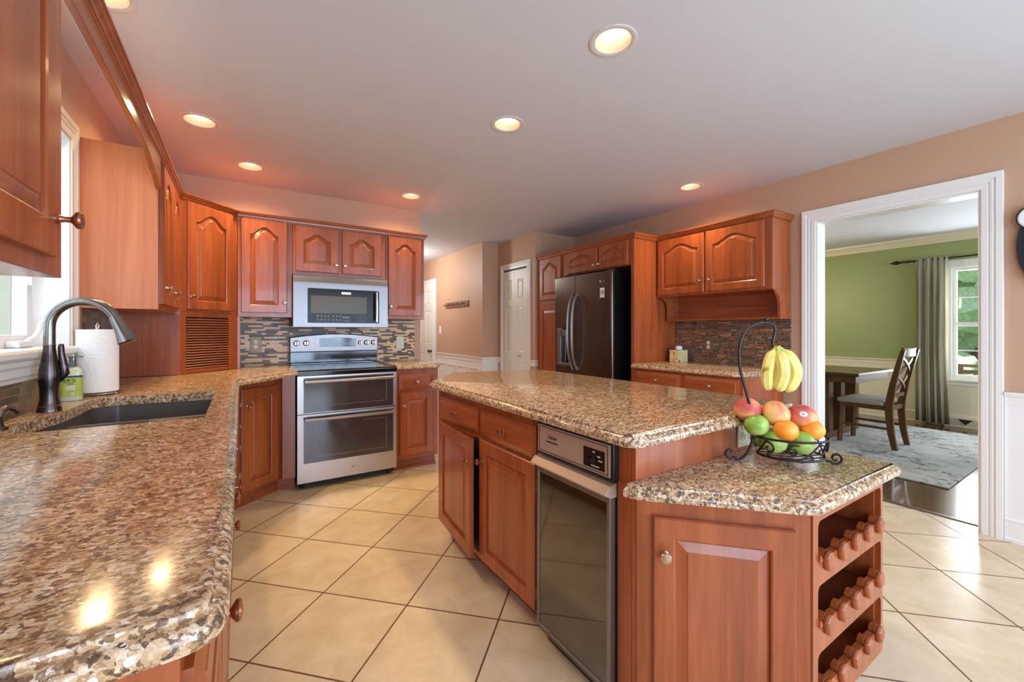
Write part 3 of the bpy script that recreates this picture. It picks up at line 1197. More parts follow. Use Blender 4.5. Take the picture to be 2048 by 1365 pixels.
# hall ceiling lamp, and a dining lamp added out of view for warm light
th_ = thing('flush_ceiling_lamp', 'glowing flush lamp on the hall ceiling beyond the range wall', 'ceiling lamp', (2.15, 6.3, H))
MB().lathe([(0.13, 0), (0.13, -0.015), (0.12, -0.02)], 28).obj('base', 'white', th_)
MB().lathe([(0.12, -0.02), (0.11, -0.05), (0.07, -0.075), (0.001, -0.085)], 28).obj('shade', mat('hall_lamp_glass', (1, 1, 1, 1), 0.5, emit=(1, 0.96, 0.9, 1), es=4), th_, smooth=True)
light('hall_lamp_glow', 'POINT', (1.9, 6.4, 2.15), (0, 0, 0), 36, (1.0, 0.97, 0.94), 0.12)
td = thing('dining_fill_lamp', 'added dining room pendant lamp with frosted bowl, out of view, warming the room', 'pendant lamp', (5.9, 3.2, H))
MB().tube([(0, 0, 0), (0, 0, -0.5)], 0.006).obj('stem', 'rodm', td)
MB().lathe([(0.001, -0.62), (0.12, -0.60), (0.2, -0.54), (0.22, -0.5), (0.001, -0.5)], 24).obj('bowl', mat('dining_fill_glass', (1, 1, 1, 1), 0.5, emit=(1, 0.85, 0.6, 1), es=3), td, smooth=True)
light('dining_fill_glow', 'POINT', (5.9, 3.2, 1.75), (0, 0, 0), 40, (1, 0.84, 0.6), 0.15)  # added point lamp that warms the dining wood

#@@OBJECTS
# ------------------------------------------------------------------ cabinets


def cab(name, label, loc, rz, w_, d, z0, z1, cat='cabinet', group=None, toe=True, m='wz'):
    t = thing(name, label, cat, (loc[0], loc[1], 0), rz, group)
    if toe:
        box('carcass', (0, 0, 0.10), (w_, d, z1), m, t, 0.002)
        tk = MB().box(0.0, 0.07, 0, w_, d, 0.0995)
        tk.box(0.0, 0.055, 0, w_, 0.07, 0.02)
        tk.obj('toe_kick', 'wx', t)
    else:
        box('carcass', (0, 0, z0), (w_, d, z1), m, t, 0.002)
    return t


# --- range wall uppers
g = 'arched-door upper cabinets on the range wall'
u = cab('upper_cabinet', 'tall single-door cherry upper cabinet between the corner tower and the microwave', (-0.028, 3.82), 0, 0.371, 0.327, 1.315, 2.10, toe=False)
door(u, 0.022, 0, 0.309, 0.728, 0.06, 0.292, 0.085).location.z = 1.348
u = cab('upper_cabinet', 'short two-door cherry upper cabinet right above the microwave', (0.345, 3.82), 0, 0.753, 0.327, 1.668, 2.10, toe=False)
door(u, 0.021, 1.695, 0.325, 0.37, 0.05, 0.307, 0.07)
door(u, 0.379, 1.695, 0.327, 0.37, 0.05, 0.018, 0.07)
u = cab('upper_cabinet', 'narrow single-door cherry upper cabinet at the hall end of the range wall', (1.100, 3.82), 0, 0.364, 0.327, 1.315, 2.10, toe=False)
door(u, 0.018, 1.345, 0.314, 0.725, 0.06, 0.02, 0.085)

# --- corner tower with appliance garage
D0, D1 = Vector((-0.345, 3.50)), Vector((-0.03, 3.82))
tw = thing('corner_cabinet', 'angled corner cherry cabinet with slatted roll-up garage standing on the counter', 'cabinet', (D0.x, D0.y, 0.916))
q = lambda pts: [(x - D0.x, y - D0.y) for x, y in pts]
MB().prism(q([D0, D1, (-0.03, 4.147), (-0.645, 4.147), (-0.645, 3.50)]), 1.335 - 0.916, 2.10 - 0.916).obj('carcass', 'wz', tw, bevel=0.002)
MB().box(-0.30, 0, 0.001, 0.0, 0.018, 1.3345 - 0.916).obj('side_panel', 'wz', tw)
ang = math.atan2(D1.y - D0.y, D1.x - D0.x)
st = MB()
st.box(0.0, 0.0, 0.001, 0.041, 0.02, 0.4185).box(0.378, 0.0, 0.001, 0.449, 0.02, 0.4185).box(0.041, 0.0, 0.385, 0.378, 0.02, 0.4185)
so = st.obj('garage_frame', 'wz', tw)
so.rotation_euler = (0, 0, ang)
tm = MB()
k = 0
z = 0.030
while z < 0.380:
    tm.prism_ax([(0.002, z + 0.002), (-0.001, z + 0.006), (0.002, z + 0.0105), (0.0155, z + 0.012), (0.0155, z)], 0.041, 0.378, 'x')
    z += 0.0175
tm.box(0.041, 0.002, 0.003, 0.378, 0.018, 0.029)
tbk = MB().box(0.0415, 0.0158, 0.003, 0.3775, 0.020, 0.384).obj('garage_gap_shade', 'slot', tw)  # dark sheet added behind the slats so their gaps read as shade
tbk.rotation_euler = (0, 0, ang)
to = tm.obj('tambour_door', 'wx', tw)
to.rotation_euler = (0, 0, ang)
dd = door(tw, 0, 0, 0.354, 0.722, 0.065, 0.022, 0.085)
dd.location = (0.043 * math.cos(ang), 0.043 * math.sin(ang), 1.353 - 0.916)
dd.rotation_euler = (0, 0, ang)
box('corner_filler', (0.315, 0.322, 0.001), (0.333, 0.640, 0.40), 'wz', tw)

# --- window wall uppers
u = cab('upper_cabinet', 'two-door cherry upper cabinet between the sink window and the corner cabinet', (-0.357, 2.76), R(90), 0.738, 0.288, 1.315, 2.12, toe=False)
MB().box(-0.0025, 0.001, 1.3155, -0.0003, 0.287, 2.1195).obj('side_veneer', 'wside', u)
door(u, 0.035, 1.345, 0.325, 0.725, 0.06, 0.03, 0.085)
door(u, 0.385, 1.345, 0.325, 0.725, 0.06, 0.03, 0.085)
u = cab('upper_cabinet', 'nearest cherry upper cabinet, cut off by the picture edge beside the sink window', (-0.345, 0.45), R(90), 0.905, 0.300, 1.325, 2.10, toe=False)
u['label'] = 'nearest cherry upper cabinet with copper knob, on the camera side of the sink window'
door(u, 0.025, 1.362, 0.385, 0.70, 0.06, 0.355, 0.075, km='copper', fr=0.07)
door(u, 0.425, 1.362, 0.400, 0.70, 0.06, 0.374, 0.078, km='copper', fr=0.07, ks=1.3)

# --- valance over the sink window
va = MB()
pl = [(1.357, 2.10), (2.758, 2.10), (2.758, 1.925), (2.70, 1.945), (2.64, 1.962), (2.58, 1.968), (2.52, 1.985), (2.46, 2.005), (2.38, 2.012), (1.45, 2.012), (1.41, 2.005), (1.385, 1.985), (1.357, 1.968)]
va.prism_ax(pl, -0.368, -0.347, 'x')
tag(va.obj('valance_board', 'wy', bevel=0.002), 'long cherry valance board with curved ends above the sink window', 'valance')

# --- crown mouldings
CP = [(0, 0), (0.006, 0), (0.008, 0.006), (0.012, 0.008), (0.014, 0.018), (0.022, 0.026), (0.026, 0.036), (0.031, 0.038), (0.031, 0.046), (0.0, 0.046)]
cr = crown('crown_molding', [(-0.352, 0.455), (-0.352, 3.497), (-0.03, 3.818), (1.466, 3.818), (1.466, 4.14)], 2.078, CP)
tag(cr, 'stepped cherry crown molding topping the window-side, corner and range wall cabinets', 'molding')
cr = crown('crown_molding', [(3.69, 1.598), (3.398, 1.598), (3.398, 2.657), (3.078, 2.657), (3.078, 4.186)][::-1], 2.078, CP)
tag(cr, 'stepped cherry crown molding topping the pantry, refrigerator and desk cabinets', 'molding')

# --- refrigerator wall
RZ = R(-90)
u = cab('pantry_cabinet', 'tall cherry pantry cabinet between the closet nib and the refrigerator', (3.08, 4.184), RZ, 0.50, 0.61, 0, 2.10)
door(u, 0.065, 1.575, 0.40, 0.50, 0.06)
door(u, 0.065, 0.12, 0.40, 1.395, 0.0, 0.375, 1.0)
u = cab('over_refrigerator_cabinet', 'two-door cherry cabinet above the refrigerator', (3.08, 3.682), RZ, 0.98, 0.61, 1.83, 2.10, toe=False)
door(u, 0.065, 1.84, 0.488, 0.235, 0.035, 0.458, 0.045, fr=0.05)
door(u, 0.567, 1.84, 0.385, 0.235, 0.035, 0.03, 0.045, fr=0.05)
p = MB().box(0, 0, 0, 0.04, 0.61, 2.10).obj('refrigerator_side_panel', 'wz', bevel=0.002)
p.location = (3.08, 2.70, 0)
p.rotation_euler = (0, 0, RZ)
tag(p, 'full-height cherry panel between the black refrigerator and the desk counter', 'panel')
u = cab('upper_cabinet', 'two-door cherry upper cabinet with open cubby above the desk counter', (3.40, 2.657), RZ, 1.057, 0.292, 1.53, 2.10, toe=False)
door(u, 0.021, 1.548, 0.481, 0.52, 0.06, 0.445, 0.10)
door(u, 0.520, 1.548, 0.484, 0.52, 0.06, 0.03, 0.10)
sp = [(0.0, 1.53), (0.292, 1.53), (0.292, 1.30), (0.12, 1.30), (0.118, 1.42), (0.10, 1.475), (0.06, 1.512)]
cb_ = MB()
for xa in (0.02, 1.037):
    cb_.prism_ax(sp, xa, xa + 0.02, 'x')
cb_.box(0.04, 0.125, 1.30, 1.037, 0.292, 1.318)
cb_.box(0.04, 0.282, 1.318, 1.037, 0.292, 1.53)
cb_.obj('cubby', 'wx', u)
u = cab('desk_base_cabinet', 'cherry base cabinet with two drawers under the desk counter', (3.07, 2.657), RZ, 1.01, 0.61, 0, 0.863)
drawer(u, 0.035, 0.715, 0.465, 0.128)
drawer(u, 0.535, 0.715, 0.455, 0.128)
door(u, 0.035, 0.13, 0.465, 0.565, 0, 0.43, 0.49)
door(u, 0.535, 0.13, 0.455, 0.565, 0, 0.03, 0.49)

# --- range wall and window wall bases
u = cab('base_cabinet', 'narrow cherry base cabinet with one drawer on the hall side of the range', (1.097, 3.52), 0, 0.384, 0.625, 0, 0.875)
drawer(u, 0.026, 0.70, 0.304, 0.128)
door(u, 0.031, 0.137, 0.299, 0.536, 0, 0.028, 0.43)
A0 = Vector((-0.052, 3.288))
B0 = Vector((0.247, 3.557))
u = thing('corner_base_cabinet', 'angled cherry corner base cabinet next to the range', 'cabinet', (A0.x, A0.y, 0))
q = lambda pts: [(x - A0.x, y - A0.y) for x, y in pts]
MB().prism(q([A0, B0, (0.25, 3.535), (0.338, 3.530), (0.338, 4.145), (-0.645, 4.145), (-0.645, 3.288)]), 0.10, 0.875).obj('carcass', 'wz', u, bevel=0.002)
MB().prism(q([(-0.12, 3.292), (-0.09, 3.332), (0.222, 3.612), (0.338, 3.60), (0.338, 4.145), (-0.645, 4.145), (-0.645, 3.292)]), 0, 0.099).obj('toe_kick', 'wx', u)
ang = math.atan2(B0.y - A0.y, B0.x - A0.x)
dd = door(u, 0, 0, 0.302, 0.69, 0, 0.045, 0.575)
dd.location = (0.052 * math.cos(ang), 0.052 * math.sin(ang), 0.122)
dd.rotation_euler = (0, 0, ang)
u = cab('drawer_base_cabinet', 'four-drawer cherry base cabinet between the sink cabinet and corner base cabinet', (-0.055, 2.642), R(90), 0.644, 0.585, 0, 0.875)
for z, h in ((0.70, 0.125), (0.585, 0.10), (0.45, 0.12), (0.13, 0.30)):
    drawer(u, 0.04, z, 0.56, h)
u = cab('sink_base_cabinet', 'two-door cherry sink base cabinet under the double sink', (-0.055, 1.602), R(90), 1.038, 0.585, 0, 0.70)
door(u, 0.04, 0.13, 0.47, 0.55, 0, 0.435, 0.47)
door(u, 0.528, 0.13, 0.47, 0.55, 0, 0.42, 0.47)
MB().box(0, 0, 0.7005, 1.038, 0.03, 0.875).obj('apron_rail', 'wx', u)
u = cab('base_cabinet', 'cherry base cabinet on the camera side of the sink cabinet', (-0.055, 1.052), R(90), 0.548, 0.585, 0, 0.875)
drawer(u, 0.03, 0.70, 0.488, 0.125, km='copper')
door(u, 0.03, 0.13, 0.488, 0.55, 0, 0.45, 0.48, km='copper')
u = cab('base_cabinet', 'nearest cherry base cabinet at the open end of the sink counter', (-0.055, 0.562), R(90), 0.488, 0.585, 0, 0.875)
drawer(u, 0.03, 0.70, 0.43, 0.125, km='copper', kx=0.2, ks=1.15)
door(u, 0.03, 0.13, 0.43, 0.55, 0, 0.04, 0.48, km='copper')

# ------------------------------------------------------------------ worktops


def flat_pred(lines):
    def f(a, b):
        for ax, v in lines:
            if abs(a[ax] - v) < 1e-4 and abs(b[ax] - v) < 1e-4:
                return True
        return False
    return f


def inset2(poly, d, flat):
    out = []
    N = len(poly)
    for i, p in enumerate(poly):
        a, b = poly[i - 1], poly[(i + 1) % N]
        e1 = Vector((p[0] - a[0], p[1] - a[1])).normalized()
        e2 = Vector((b[0] - p[0], b[1] - p[1])).normalized()
        n1, n2 = Vector((-e1.y, e1.x)), Vector((-e2.y, e2.x))
        d1 = 0 if flat(a, p) else d
        d2 = 0 if flat(p, b) else d
        det = n1.x * n2.y - n1.y * n2.x
        if abs(det) < 0.02:
            m = n1 * ((d1 + d2) / 2)
        else:
            m = Vector(((d1 * n2.y - d2 * n1.y) / det, (n1.x * d2 - n2.x * d1) / det))
        out.append((p[0] + m.x, p[1] + m.y))
    return out


FLAT = [None]


def inset(poly, d):
    return inset2(poly, d, FLAT[0] or (lambda a, b: False))


hole = rounded([(-0.106, 1.745), (-0.106, 2.457), (-0.30, 2.478), (-0.46, 2.490), (-0.535, 2.44), (-0.532, 2.25), (-0.545, 2.10), (-0.572, 1.97), (-0.578, 1.86), (-0.56, 1.77), (-0.50, 1.745)],
               [0.008, 0.01, 0, 0.03, 0.05, 0.05, 0.02, 0.04, 0.04, 0.03, 0.02], 5)
FLAT[0] = flat_pred([(0, -0.648), (1, 4.147), (0, 0.343)])
c1 = slab('sink_countertop', rounded([(-0.648, 0.525), (-0.012, 0.525), (-0.012, 2.95), (0.343, 3.415), (0.343, 4.147), (-0.648, 4.147)], [0, 0.05, 0.02, 0, 0, 0], 7), 0.915, hole=hole)
tag(c1, 'speckled brown granite countertop with sink cutout, wrapping from the near end to the range', 'countertop')
FLAT[0] = flat_pred([(1, 4.147), (0, 1.094)])
tag(slab('range_side_countertop', rounded([(1.094, 3.482), (1.46, 3.482), (1.515, 3.55), (1.515, 4.147), (1.094, 4.147)], [0, 0.03, 0.03, 0, 0]), 0.915), 'small granite countertop on the hall side of the range', 'countertop')
FLAT[0] = flat_pred([(0, 3.697), (1, 2.657)])
tag(slab('desk_countertop', rounded([(3.025, 1.70), (3.105, 1.60), (3.697, 1.60), (3.697, 2.657), (3.025, 2.657)], [0.02, 0.02, 0, 0, 0]), 0.903), 'granite desk countertop beside the refrigerator panel, holding the tissue box', 'countertop')
FLAT[0] = None
isl = rounded([(0.902, 0.785), (1.89, 0.785), (1.925, 1.2), (1.925, 2.52), (1.87, 2.62), (1.67, 2.66), (1.485, 2.69), (1.33, 2.715), (1.20, 2.66), (0.915, 2.31)], [0.06, 0.04, 0.05, 0.05, 0.03, 0.05, 0.05, 0.05, 0.05, 0.03], 6)
tag(slab('island_countertop', isl, 0.912), 'large speckled granite island top with a curved far end', 'countertop')
FLAT[0] = flat_pred([(1, 0.834)])
tag(slab('low_shelf_countertop', rounded([(0.918, 0.834), (0.930, 0.795), (1.240, 0.470), (1.835, 0.462), (1.835, 0.834)], [0, 0.03, 0.06, 0.012, 0], 6), 0.765), 'lower granite ledge at the near end of the island, under the fruit stand', 'countertop')

# ------------------------------------------------------------------ sink
sk = thing('double_sink', 'dark undermount double sink in the granite countertop', 'sink', (0, 0, 0.70))
FLAT[0] = None
hz = 0.876 - 0.70
mb = MB()
L = lambda d, z: [(x, y, z) for x, y in inset(hole, d)]
mb.loops([L(-0.014, 0.171), L(-0.014, hz - 0.0005), L(-0.004, hz - 0.0005), L(-0.002, hz - 0.012), L(0.006, 0.04), L(0.03, 0.015), L(0.06, 0.012)], False, True)
mb.obj('basin', 'sink', sk, smooth=True)
MB().box(-0.545, 2.152, 0.02, -0.112, 2.185, 0.155).obj('divider', 'sink', sk, bevel=0.012, seg=3)
for y in (1.95, 2.32):
    dr = MB().lathe([(0.045, 0), (0.045, 0.004), (0.03, 0.006), (0.001, 0.003)], 20, (-0.32, y, 0.0125)).obj('drain', 'chrome', sk, smooth=True)

# ------------------------------------------------------------------ island
il = thing('island_cabinet', 'cherry kitchen island body with two drawers and two doors, one door ajar', 'kitchen island', (0.975, 2.31, 0), RZ)
mb = MB().box(0, 0, 0.095, 1.0, 0.80, 0.873)
mb.box(1.4, 0.0, 0.0, 1.4545, 0.02, 0.873)
mb.box(1.0, 0.66, 0.0, 1.454, 0.80, 0.873)
mb.box(1.0, 0.0, 0.862, 1.4, 0.66, 0.873)
mb.obj('carcass', 'wz', il, bevel=0.002)
MB().box(1.455, 0.0, 0.0, 1.474, 0.86, 0.8725).obj('end_panel', 'wz', il, bevel=0.003)
MB().box(0.03, 0.075, 0, 1.0, 0.78, 0.0945).obj('toe_kick', 'wx', il)
drawer(il, 0.050, 0.703, 0.462, 0.128, km='copper')
drawer(il, 0.533, 0.700, 0.455, 0.130, km='copper', kx=0.235)
dd = door(il, 0, 0, 0.468, 0.572, 0, 0.442, 0.465, km='copper')
dd.location = (0.060, -0.001, 0.115)
dd.rotation_euler = (0, 0, R(-5))
door(il, 0.538, 0.112, 0.452, 0.575, 0, 0.028, 0.475, km='copper')
hinge(il, 0.994, -0.012, 0.58)
hinge(il, 0.994, -0.012, 0.16)
MB().box(0.45, 0.004, 0.12, 0.535, -0.0005, 0.68).obj('door_gap_shade', 'slot', il)  # dark plate on the solid body, painting the shade behind the ajar door

# trash compactor
cp = thing('trash_compactor', 'black glass trash compactor with taupe control panel built into the island', 'trash compactor', (0.975, 1.298, 0), RZ)
MB().box(0.0, 0.0, 0.09, 0.385, 0.62, 0.861).obj('body', 'black', cp)
MB().box(0.004, -0.024, 0.742, 0.396, 0.0, 0.861).obj('control_housing', 'black', cp, bevel=0.003)
MB().box(0.014, -0.027, 0.752, 0.384, -0.024, 0.853).obj('control_panel', 'taupe', cp)
fm = MB()
for a in ((0.022, 0.757, 0.376, 0.7595), (0.022, 0.8455, 0.376, 0.848), (0.022, 0.7595, 0.0245, 0.8455), (0.3735, 0.7595, 0.376, 0.8455)):
    fm.box(a[0], -0.0278, a[1], a[2], -0.0268, a[3])
fm.obj('border_line', 'ink', cp)
box('dial_plate', (0.268, -0.029, 0.765), (0.362, -0.027, 0.827), 'blackgloss', cp)
kn = MB().lathe([(0.010, 0), (0.009, 0.008), (0.001, 0.009)], 16, (0, 0, 0), '-y')
kn.box(-0.026, -0.011, -0.004, 0.010, -0.008, 0.004)
kn = kn.obj('dial_knob', 'black', cp)
kn.location = (0.315, -0.029, 0.792)
text('script_word', 'Classic', 'ink', cp, 0.019, (0.098, -0.0275, 0.815), shear=0.5)
text('brand_word', 'IN-SINK-ERATOR', 'ink', cp, 0.0085, (0.098, -0.0275, 0.797))
text('dial_word', 'OFF', 'whiteink', cp, 0.0065, (0.316, -0.0295, 0.817))
text('dial_word', 'RUN', 'whiteink', cp, 0.0065, (0.338, -0.0295, 0.806))
text('dial_word', 'START', 'whiteink', cp, 0.0065, (0.345, -0.0295, 0.794))
text('dial_script', 'Compactor', 'whiteink', cp, 0.0082, (0.322, -0.0295, 0.774), shear=0.5)
fd = MB()
for a in ((0.003, 0.085, 0.017, 0.728), (0.368, 0.085, 0.382, 0.728), (0.017, 0.085, 0.368, 0.097), (0.017, 0.672, 0.368, 0.69)):
    fd.box(a[0], -0.026, a[1], a[2], -0.001, a[3])
fd.obj('door_frame', 'steelv', cp, bevel=0.002)
box('glass_panel', (0.017, -0.022, 0.097), (0.368, -0.002, 0.672), 'compglass', cp)
hb = MB().prism_ax([(-0.001, 0.734), (-0.030, 0.728), (-0.052, 0.706), (-0.050, 0.702), (-0.026, 0.690), (-0.001, 0.690)], -0.004, 0.388, 'x')
hb.obj('pull_handle', 'taupe', cp, bevel=0.002)
kp = MB().prism_ax([(-0.024, 0.083), (0.05, 0.083), (0.05, 0.0), (0.028, 0.0), (0.022, 0.02), (-0.012, 0.062)], 0.004, 0.381, 'x')
kp.obj('kick_pedal', 'black', cp, bevel=0.003)

# low unit with wine rack
LA, LB_, LC = (0.972, 0.833), (1.275, 0.505), (1.79, 0.497)
lw = thing('wine_rack_cabinet', 'low cherry end unit with an angled door and three-tier scalloped wine rack', 'wine rack', (1.275, 0.505, 0))
q = lambda pts: [(x - 1.275, y - 0.505) for x, y in pts]
mb = MB()
mb.prism(q([LA, LB_, (1.30, 0.510), (1.30, 0.833)]), 0.10, 0.7265)
mb.prism(q([(1.30, 0.52), LC, (1.79, 0.833), (1.30, 0.833)]), 0.703, 0.7265)
mb.prism(q([(1.30, 0.52), (1.79, 0.515), (1.79, 0.833), (1.30, 0.833)]), 0.143, 0.165)
mb.prism(q([(1.768, 0.515), (1.79, 0.515), (1.79, 0.833), (1.768, 0.833)]), 0.165, 0.703)
mb.obj('carcass', 'wz', lw, bevel=0.002)
MB().prism(q([(1.05, 0.833), (1.30, 0.575), (1.72, 0.575), (1.72, 0.833)]), 0, 0.0995).obj('toe_kick', 'wx', lw)
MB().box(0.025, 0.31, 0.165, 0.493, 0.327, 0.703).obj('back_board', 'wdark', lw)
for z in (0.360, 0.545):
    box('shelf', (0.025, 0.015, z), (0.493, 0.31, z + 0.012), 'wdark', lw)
# rack face with three rounded openings
fz0, fz1 = 0.143, 0.7265
ops = [(0.580, 0.69), (0.404, 0.514), (0.226, 0.33)]
fa = MB()
outer = [(0.0, fz0), (0.515, fz0), (0.515, fz1), (0.0, fz1)]
hol = [rounded([(0.030, a), (0.498, a), (0.498, b), (0.030, b)], 0.022, 5) for a, b in ops]
for yy in (-0.006, 0.014):
    Ls = [[Vector((x, z, 0)) for x, z in P_] for P_ in [outer] + hol]
    n = len(fa.v)
    for P_ in Ls:
        fa.v += [(p.x, yy, p.y) for p in P_]
    fa.f += [tuple(n + i for i in t_) for t_ in tessellate_polygon(Ls)]
for P_ in [outer] + hol:
    fa.loops([[(x, yy, z) for x, z in P_] for yy in (-0.006, 0.014)], False, False)
fa.obj('rack_face', 'wz', lw)
for a, b in ops:
    for i in range(5):
        xc = 0.078 + i * 0.0965
        s_ = [(xc - 0.021, a - 0.006), (xc - 0.021, a + 0.008), (xc - 0.009, a + 0.020), (xc + 0.009, a + 0.020), (xc + 0.021, a + 0.008), (xc + 0.021, a - 0.006), (xc + 0.014, a - 0.026), (xc, a - 0.036), (xc - 0.014, a - 0.026)]
        pg = MB()
        rg = lambda y, k: [(xc + (x - xc) * k, y, a + (z - a) * k) for x, z in s_]
        pg.loops([rg(-0.022, 0.62), rg(-0.020, 0.88), rg(-0.014, 1.0), rg(-0.0065, 1.0)])
        pg.loops([[(x, y, z) for x, z in ((xc - 0.0185, a + 0.0006), (xc - 0.0185, a + 0.008), (xc - 0.0088, a + 0.0195), (xc + 0.0088, a + 0.0195), (xc + 0.0185, a + 0.008), (xc + 0.0185, a + 0.0006))] for y in (-0.0064, 0.0135)])
        pg.obj('bottle_rest', 'wx', lw, bevel=0.002)
    MB().loops([[(x, y, z) for x, z in ((0.0302, a + 0.0006), (0.0302, a + 0.0195), (0.036, a + 0.0195), (0.045, a + 0.008), (0.045, a + 0.0006))] for y in (-0.012, 0.03)]).obj('bottle_rest', 'wx', lw, bevel=0.001)
ang = math.atan2(LB_[1] - LA[1], LB_[0] - LA[0])
dd = door(lw, 0, 0, 0.361, 0.55, 0, 0.032, 0.45, km='nickel', ks=1.1, fr=0.056)
dd.location = (LA[0] - 1.275 + 0.046 * math.cos(ang), LA[1] - 0.505 + 0.046 * math.sin(ang), 0.122)
dd.rotation_euler = (0, 0, ang)

# ------------------------------------------------------------------ range
rg_ = thing('range', 'stainless double-oven electric range with black glass cooktop', 'stove', (0.346, 3.48, 0))
W_ = 0.745
MB().box(0.004, 0.03, 0.06, W_ - 0.004, 0.60, 0.864).obj('body', 'black', rg_)
for x in (0.04, W_ - 0.04):
    for y in (0.08, 0.5):
        MB().lathe([(0.016, 0), (0.016, 0.06)], 12, (x, y, 0)).obj('leg', 'black', rg_)
# cooktop
ct = MB().prism_ax([(-0.012, 0.868), (-0.014, 0.898), (-0.006, 0.906), (0.02, 0.909), (0.56, 0.909), (0.56, 0.866), (0.0, 0.866)], 0.0, W_, 'x')
ct.obj('cooktop', 'blackgloss', rg_, bevel=0.002)
for x, y, r in ((0.19, 0.16, 0.105), (0.56, 0.16, 0.09), (0.19, 0.42, 0.075), (0.56, 0.42, 0.085), (0.375, 0.43, 0.06)):
    MB().lathe([(r, 0), (r, 0.0006), (r - 0.003, 0.0006), (r - 0.003, 0)], 36, (x, y, 0.9092), cap=False).obj('burner_ring', 'greyink', rg_)


def oven_door(z0, z1, gz0, gz1):
    n = 'oven_door'
    mb = MB()
    mb.box(0.0, 0.0, z0, 0.042, 0.03, z1).box(W_ - 0.028, 0.0, z0, W_, 0.03, z1)
    mb.box(0.042, 0.0, z0, W_ - 0.028, 0.03, gz0).box(0.042, 0.0, gz1, W_ - 0.028, 0.03, z1)
    d = mb.obj(n, 'rangesteel', rg_)
    MB().box(0.042, -0.001, gz0, W_ - 0.028, 0.028, gz1).obj('glass', 'ovenglass', d)
    return d


od = oven_door(0.579, 0.864, 0.585, 0.850)
ln = MB()
for a in ((0.12, 0.632, 0.66, 0.634), (0.66, 0.634, 0.662, 0.82)):
    ln.box(a[0], -0.0016, a[1], a[2], -0.001, a[3])
ln.obj('window_line', 'greyink', od)
od2 = oven_door(0.060, 0.573, 0.205, 0.556)
ln = MB()
for a in ((0.12, 0.245, 0.66, 0.247), (0.66, 0.247, 0.662, 0.49), (0.47, 0.49, 0.66, 0.492), (0.118, 0.247, 0.12, 0.49)):
    ln.box(a[0], -0.0016, a[1], a[2], -0.001, a[3])
ln.obj('window_line', 'greyink', od2)
for d, z in ((od, 0.823), (od2, 0.538)):
    h = MB()
    h.loops([[(x, -0.034 - b * 0.008, z - 0.013), (x, -0.046 - b * 0.008, z - 0.009), (x, -0.048 - b * 0.008, z + 0.008), (x, -0.034 - b * 0.008, z + 0.013)] for x, b in [(0.045 + (W_ - 0.075) * k / 12, math.sin(PI * k / 12)) for k in range(13)]])
    h.box(0.05, -0.036, z - 0.010, 0.075, -0.001, z + 0.010).box(W_ - 0.06, -0.036, z - 0.010, W_ - 0.035, -0.001, z + 0.010)
    h.obj('handle', 'rangesteel', d, bevel=0.002)
em = MB().lathe([(0.017, 0), (0.017, 0.002), (0.015, 0.003), (0.001, 0.003)], 24, (0.39, 0.0, 0.125), '-y').obj('emblem', 'chrome', od2)
text('emblem_letters', 'GE', 'ink', od2, 0.017, (0.39, -0.0035, 0.125), shear=0.3)
# backguard
bgp = MB()
rows = []
NB = 16
for (y, z, ark) in ((0.575, 0.909, 0), (0.60, 0.925, 0), (0.60, 1.018, 0)):
    pass
bgp.box(0.002, 0.565, 0.909, W_ + 0.004, 0.655, 0.926).box(0.004, 0.605, 0.926, W_ + 0.002, 0.652, 1.02)
bgp.obj('backguard_base', 'blackgloss', rg_, bevel=0.003)


def toparc(d):
    return [(0.0 + d + (W_ + 0.006 - 2 * d) * k / NB, 1.150 - d + 0.030 * math.sin(PI * k / NB)) for k in range(NB + 1)]


front = [(0.0, 1.021), (W_ + 0.006, 1.021)] + toparc(0.0)[::-1]
f2 = [(0.006, 1.025), (W_, 1.025)] + toparc(0.006)[::-1]
MB().loops([[(x, 0.655, z) for x, z in front], [(x, 0.598, z) for x, z in front], [(x, 0.592, z) for x, z in f2]]).obj('control_panel', 'steelv', rg_)
disp = MB().loops([[(x, y, z) for x, z in [(0.24, 1.062), (0.55, 1.062), (0.55, 1.138), (0.47, 1.143), (0.395, 1.145), (0.32, 1.143), (0.235, 1.138)]] for y in (0.592, 0.588)])
disp.obj('display', 'blackgloss', rg_)
text('clock_digits', '1:16', 'gled', rg_, 0.017, (0.395, 0.5865, 1.128))
ky = MB()
for i in range(3):
    for j in range(3):
        for x0 in (0.262, 0.47):
            ky.box(x0 + j * 0.024, 0.5872, 1.072 + i * 0.019, x0 + j * 0.024 + 0.012, 0.588, 1.074 + i * 0.019)
for i in range(2):
    for j in range(5):
        ky.box(0.343 + j * 0.022, 0.5872, 1.074 + i * 0.016, 0.343 + j * 0.022 + 0.004, 0.588, 1.078 + i * 0.016)
ky.obj('key_pattern', 'greyink', rg_)
for x, r in ((0.052, 0.025), (0.128, 0.025), (0.583, 0.018), (0.643, 0.023), (0.707, 0.023)):
    kb = MB().lathe([(r, 0), (r, 0.006), (r * 0.86, 0.010), (r * 0.8, 0.022), (r * 0.7, 0.025), (0.001, 0.025)], 22, (0, 0, 0), '-y').obj('control_knob', 'nickel', rg_, smooth=True)
    kb.location = (x, 0.592, 1.098)
    MB().box(-r * 0.18, -0.031, -r * 0.8, r * 0.18, -0.02, r * 0.8).obj('grip', 'bronzeplate', kb, bevel=0.001)

